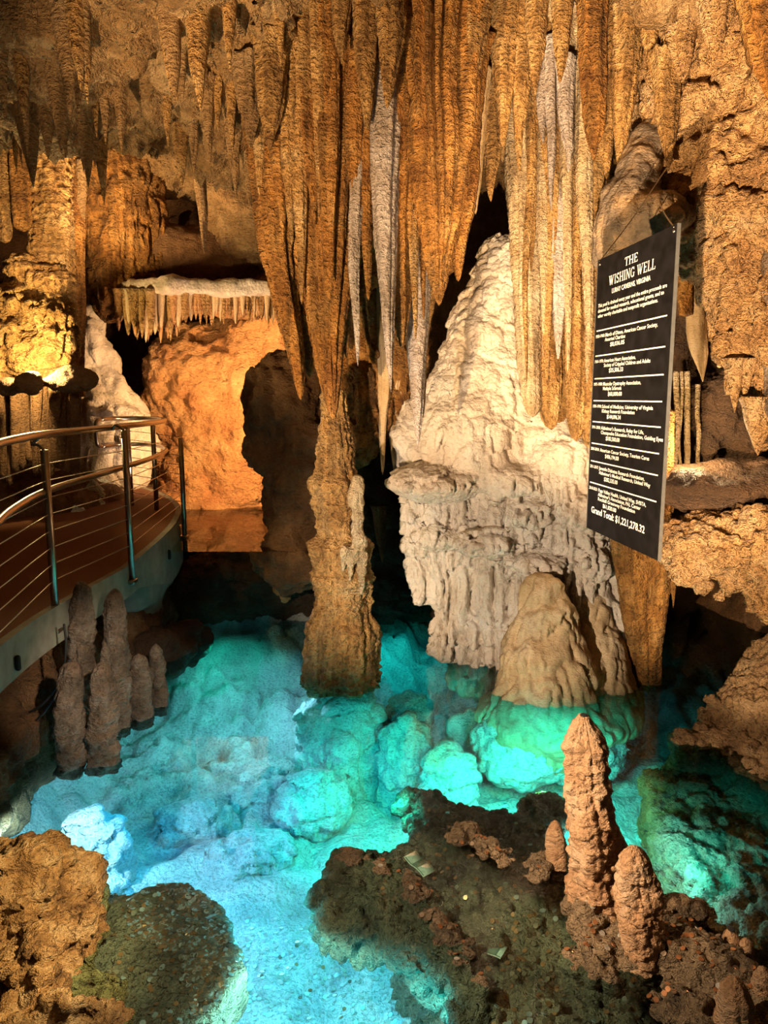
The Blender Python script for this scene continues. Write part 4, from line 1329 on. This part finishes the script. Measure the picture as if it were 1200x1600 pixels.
# serif capitals as strokes: (points, half width)
K, Tn = .075, .035
def stem(x):
    return [([(x, 0), (x, 1)], K), ([(x - .15, .03), (x + .15, .03)], Tn), ([(x - .15, .97), (x + .15, .97)], Tn)]
GL = {
    'T': (.78, stem(.39) + [([(.02, .96), (.76, .96)], Tn), ([(.04, .97), (.04, .76)], Tn), ([(.74, .97), (.74, .76)], Tn)]),
    'H': (.90, stem(.18) + stem(.72) + [([(.18, .5), (.72, .5)], Tn)]),
    'E': (.76, stem(.18) + [([(.1, .03), (.68, .03)], Tn), ([(.1, .97), (.66, .97)], Tn), ([(.18, .52), (.5, .52)], Tn), ([(.67, 0), (.67, .24)], Tn), ([(.65, 1), (.65, .78)], Tn), ([(.5, .62), (.5, .42)], Tn)]),
    'I': (.40, stem(.2)),
    'L': (.70, stem(.18) + [([(.1, .03), (.64, .03)], Tn), ([(.64, 0), (.64, .26)], Tn)]),
    'N': (.92, [([(.16, 0), (.16, 1)], Tn), ([(.76, 0), (.76, 1)], Tn), ([(.16, 1), (.76, .02)], K), ([(.02, .03), (.3, .03)], Tn), ([(.02, .97), (.22, .97)], Tn), ([(.62, .97), (.9, .97)], Tn)]),
    'W': (1.22, [([(.14, 1), (.38, 0)], K), ([(.38, 0), (.62, .95)], Tn), ([(.54, 1), (.80, 0)], K), ([(.80, 0), (1.06, 1)], Tn), ([(0, .97), (.30, .97)], Tn), ([(.44, .97), (.68, .97)], Tn), ([(.92, .97), (1.20, .97)], Tn)]),
    'S': (.66, [(arc(.33, .74, .21, .22, 30, 240), K * .8), ([(.22, .56), (.45, .44)], K), (arc(.33, .26, .21, .22, 60, -150), K * .8), ([(.55, 1), (.55, .76)], Tn), ([(.10, 0), (.10, .24)], Tn)]),
    'G': (.86, [(arc(.43, .5, .34, .46, 45, 330), K * .85), ([(.70, .03), (.70, .42)], K), ([(.52, .43), (.84, .43)], Tn), ([(.70, 1), (.70, .72)], Tn)]),
    ' ': (.35, []),
}


def serif(body, u, t, cap, width):
    tot = sum(GL[c][0] + .06 for c in body) - .06
    sx, sy = width * SW / tot, cap * SH
    x0 = -SW / 2 + u * SW - width * SW / 2
    y0 = SH * (1 - t) - sy / 2
    v, f = [], []
    for c in body:
        w, strokes = GL[c]
        for pts, hw in strokes:
            for (ax, ay), (bx_, by_) in zip(pts[:-1], pts[1:]):
                dx, dy = bx_ - ax, by_ - ay
                l = math.hypot(dx, dy)
                nx, ny = -dy / l * hw, dx / l * hw
                ex, ey = (dx / l * hw * .5, dy / l * hw * .5) if len(pts) > 2 else (0, 0)
                b = len(v)
                for qx, qy in [(ax + nx - ex, ay + ny - ey), (ax - nx - ex, ay - ny - ey), (bx_ - nx + ex, by_ - ny + ey), (bx_ + nx + ex, by_ + ny + ey)]:
                    v.append((x0 + qx * sx, y0 + qy * sy, .0015))
                f.append((b, b + 1, b + 2, b + 3))
        x0 += (w + .06) * sx
    mk('lettering', np.array(v), f, WHITE, sign, smooth=False)


serif('THE', .49, .047, .028, .17)
serif('WISHING', .366, .090, .032, .352)
serif('WELL', .6805, .090, .032, .219)
text('LURAY CAVERNS, VIRGINIA', .49, .128, .016, .50, bold=.012)
for i, (l, w) in enumerate([('This pool is drained every year and the entire proceeds are', .89), ('donated for medical research, educational grants, and to', .86), ('other worthy charitable and nonprofit organizations.', .80)]):
    text(l, .04, .166 + .0185 * i, .0125, w, 'LEFT', .01)
BL = [(.256, '1950-1960:', ['March of Dimes, American Cancer Society,', 'Assorted Charities'], [.68, .29], '$8,036.05'),
      (.347, '1961-1970:', ['American Heart Association,', 'Society of Crippled Children and Adults'], [.44, .62], '$35,506.33'),
      (.430, '1971-1980:', ['Muscular Dystrophy Association,', 'Multiple Sclerosis'], [.52, .27], '$60,000.00'),
      (.511, '1981-1990:', ['School of Medicine, University of Virginia', 'Kidney Research Foundation'], [.68, .46], '$144,096.34'),
      (.589, '1991-2000:', ["Alzheimer's Research, Relay for Life,", 'Chesapeake Education Foundation, Guiding Eyes'], [.59, .81], '$183,500.00'),
      (.670, '2001-2010:', ['American Cancer Society, Tourism Cares'], [.67], '$406,194.00'),
      (.737, '2011-2017:', ['Juvenile Diabetes Research Foundation,', "Alzheimer's Medical Research, United Way"], [.63, .70], '$282,335.00'),
      (.819, '2018-2023:', ['Page Valley Health, United Way, SVBTA,', "Alzheimer's Association, PAL Center", 'Rockhill Greenway Foundation'], [.66, .60, .53], '$61,020.00')]
for t, yr, ls, ws, am in BL:
    rule(t)
    text(yr, .02, t + .020, .011, .135, 'LEFT', .01)
    for i, (l, w) in enumerate(zip(ls, ws)):
        text(l, .17, t + .020 + .0165 * i, .0125, w, 'LEFT', .01)
    text(am, .25, t + .022 + .0165 * len(ls) + .001, .014, .20, 'LEFT', .014)
text('Grand Total: $1,221,278.32', .07, .920, .024, .76, 'LEFT', .016)
for x in (-SW / 2 + .025, SW / 2 - .03):
    vv, ff = SDF(.01).e((x, SH - .025, 0), (.009, .009, .005)).mesh(.003)
    mk('screw', vv, ff, STEEL, sign)
tl, trr = SL + ux * .02 - [0, 0, .02], SR_ - ux * .03 - [0, 0, .02]
for a, b, lab in [(tl, P(1042, 262, 4.25), 'long pale wire holding the far corner of the sign'), (trr, P(1026, 305, 3.9), 'short wire holding the near corner of the sign')]:
    tag(tube('hanging_wire', [a + [0, 0, .01], a * .5 + b * .5 - [0, 0, .01], b], .003, CABLE, n=6), lab, 'wire', 'wires of the sign')

# ------------------------------------------------------------------ small ceiling stalactites
def bvh(o):
    bpy.context.view_layer.update()
    t = BVHTree.FromObject(o, bpy.context.evaluated_depsgraph_get())
    off = Vector(o.location)

    class T:
        def ray_cast(self, p, d):
            h = t.ray_cast(Vector(p) - off, d)
            return (h[0] + off if h[0] is not None else None, *h[1:])
    return T()


cb = bvh(ceiling)
cnt = 0
tries = 0
while cnt < 70 and tries < 400:
    tries += 1
    px, py = R.uniform(-10, 1180), R.uniform(5, 245)
    if 400 < px < 1000 and py > 60: continue
    o3 = Vector((0, 0, H))
    dr = Vector(P(px, py, 5).tolist()) - o3
    hit = cb.ray_cast(o3, dr.normalized())
    if hit[0] is None or hit[0].y > 7.2: continue
    p = np.array(hit[0])
    L = R.uniform(.08, .34) * (1.3 if px < 400 else .9)
    d = p[1]
    r = L * R.uniform(.10, .18)
    lab = 'small stalactite hanging from the dim ceiling at the upper left' if px < 200 else ('small stalactite on the rough ceiling left of the central curtain' if px < 420 else 'small stalactite among the strands at the top of the picture')
    grp = 'small ceiling stalactites'
    o = tooth('small_stalactite', lab, ST, (600, 800, d), (600, 850, d), 10, CEIL, 'cone', group=grp, nu=16, nv=22, g=.3) if False else None
    A = p + [0, 0, .14]
    pr_ = 0
    # place through the same builder with world points
    def inv(q):
        rel = q - np.array([0, 0, H])
        fw = rel @ np.array([0, math.cos(TH), -math.sin(TH)]); up = rel @ np.array([0, math.sin(TH), math.cos(TH)])
        return (600 + FPX * rel[0] / fw, 800 - FPX * up / fw, rel[1])
    tooth('small_stalactite', lab, ST, inv(A), inv(p - [0, 0, L]), r * FPX / d, CEIL if R.random() < .7 else GOLD, 'cone', group=grp, nu=18, nv=26, g=.3)
    cnt += 1

# ------------------------------------------------------------------ coins and banknotes
def coin_mesh(name, r, h, mat):
    n = 12
    th = np.linspace(0, 2 * math.pi, n, endpoint=False)
    v = np.concatenate([np.stack([r * np.cos(th), r * np.sin(th), np.full(n, z)], -1) for z in (-h, h)])
    f = [tuple(range(n))[::-1], tuple(range(n, 2 * n))] + [(i, (i + 1) % n, n + (i + 1) % n, n + i) for i in range(n)]
    me = bpy.data.meshes.new(name)
    me.from_pydata(v, [], f)
    me.materials.append(mat)
    return me


CM = [(coin_mesh('copper_coin', .0105, .0016, COPPER), 'copper'), (coin_mesh('silver_coin', .012, .0017, SILVER), 'silver'), (coin_mesh('dull_coin', .011, .0016, DULL), 'tarnished')]
bl_, bi_, bf_ = bvh(ledge), bvh(isle), bvh(floor)


def drop(tree, x, y):
    h = tree.ray_cast(Vector((x, y, .6)), Vector((0, 0, -1)))
    return h


def in_poly(x, y, pts):
    c = False
    for i in range(len(pts)):
        (x1, y1), (x2, y2) = pts[i - 1], pts[i]
        if (y1 > y) != (y2 > y) and x < (x2 - x1) * (y - y1) / (y2 - y1) + x1: c = not c
    return c


def scatter(tree, poly, n, lab, grp, wts, stuff=None, zmax=.3, nz=.55):
    xs = [p[0] for p in poly]; ys = [p[1] for p in poly]
    k = 0; tr = 0
    while k < n and tr < n * 20:
        tr += 1
        px, py = R.uniform(min(xs), max(xs)), R.uniform(min(ys), max(ys))
        if not in_poly(px, py, poly): continue
        q = W(px, py, -.05)
        h = drop(tree, q[0], q[1])
        if h[0] is None or h[1].z < nz or h[0].z > zmax: continue
        i = R.choices([0, 1, 2], wts)[0]
        nn = (h[1] + Vector((R.uniform(-.25, .25), R.uniform(-.25, .25), .35))).normalized()
        rot = nn.to_track_quat('Z', 'Y')
        pos = h[0] + h[1] * .003
        if stuff is None:
            o = bpy.data.objects.new('coin', CM[i][0])
            COL.objects.link(o)
            o.location = pos
            o.rotation_euler = rot.to_euler()
            tag(o, lab % CM[i][1], 'coin', grp % CM[i][1])
        else:
            stuff[i].append(Matrix.Translation(pos) @ rot.to_matrix().to_4x4())
        k += 1


stuff = [[], [], []]
LP = [(190, 1395), (300, 1356), (345, 1380), (372, 1435), (382, 1470), (345, 1540), (300, 1570), (280, 1480), (200, 1440)]
IP = [(560, 1345), (650, 1240), (850, 1290), (880, 1400), (1010, 1430), (1190, 1460), (1190, 1600), (760, 1600), (680, 1470), (600, 1400)]
scatter(bl_, LP, 150, '%s coin on the submerged ledge at the lower left', '%s coins on the left ledge', (.3, .2, .5))
scatter(bi_, IP, 150, '%s coin on the popcorn island at the right', '%s coins on the right island', (.45, .15, .4))
scatter(bl_, LP, 1500, '', '', (.25, .15, .6), stuff)
scatter(bl_, [(150, 1370), (300, 1350), (380, 1460), (290, 1600), (150, 1600)], 200, '', '', (.3, .15, .55), stuff)
scatter(bi_, IP, 550, '', '', (.35, .1, .55), stuff)
scatter(bf_, [(180, 1260), (700, 1200), (900, 1180), (1000, 1350), (700, 1600), (380, 1600), (360, 1350)], 1300, '', '', (.04, .94, .02), stuff)
for i, lst in enumerate(stuff):
    base = np.array([x.co for x in CM[i][0].vertices])
    nb = len(base)
    v = np.concatenate([base @ np.array(m.to_3x3()).T + np.array(m.translation) for m in lst])
    f = []
    for k in range(len(lst)):
        f += [tuple(k * nb + x for x in p.vertices) for p in CM[i][0].polygons]
    o = mk('scattered_coins', v, f, [COPPER, SILVER, DULL][i], smooth=False)
    tag(o, ['countless small copper coins strewn over the ledges and pool bed', 'countless small silver coins strewn over the ledges and pool bed', 'countless tarnished coins strewn over the ledges and pool bed'][i], 'coins', kind='stuff')


def bill(px, py, ang, tree, lab, wl=(.10, .044)):
    q = W(px, py, -.06)
    h = drop(tree, q[0], q[1])
    p = h[0] if h[0] is not None else Vector(q.tolist())
    e = empty('banknote', (p.x, p.y, p.z + .034))
    e.rotation_euler = (.12, .05, ang)
    tag(e, lab, 'banknote', 'banknotes in the pool')
    n = 11
    def strip(name, x0, x1, y0, y1, z, mat):
        xs = np.linspace(x0, x1, n)
        v = []
        for zz in (z, z - .0008):
            for y in (y0, y1):
                for x in xs:
                    v.append((x, y, zz + .006 * math.sin(x * 45) + .004 * math.cos(y * 60)))
        f = []
        for k in range(n - 1):
            f += [(k, k + 1, n + k + 1, n + k), (2 * n + k, 3 * n + k, 3 * n + k + 1, 2 * n + k + 1), (k, 2 * n + k, 2 * n + k + 1, k + 1), (n + k, n + k + 1, 3 * n + k + 1, 3 * n + k)]
        mk(name, np.array(v), f, mat, e)
    a, b = wl
    strip('paper', -a, a, -b, b, 0, BILL)
    strip('portrait_oval', -.022, .022, -.028, .028, .0012, BILLINK)
    strip('border', -a * .93, a * .93, b * .80, b * .88, .0012, BILLINK)
    strip('border', -a * .93, a * .93, -b * .88, -b * .80, .0012, BILLINK)


bill(655, 1366, -1.0, bi_, 'wrinkled green banknote on the left arm of the island', (.082, .036))
bill(772, 1482, -.6, bi_, 'folded banknote in the middle of the island', (.045, .035))
bill(8, 1436, .2, bl_, 'green banknote corner at the left edge by the golden crag', (.07, .033))
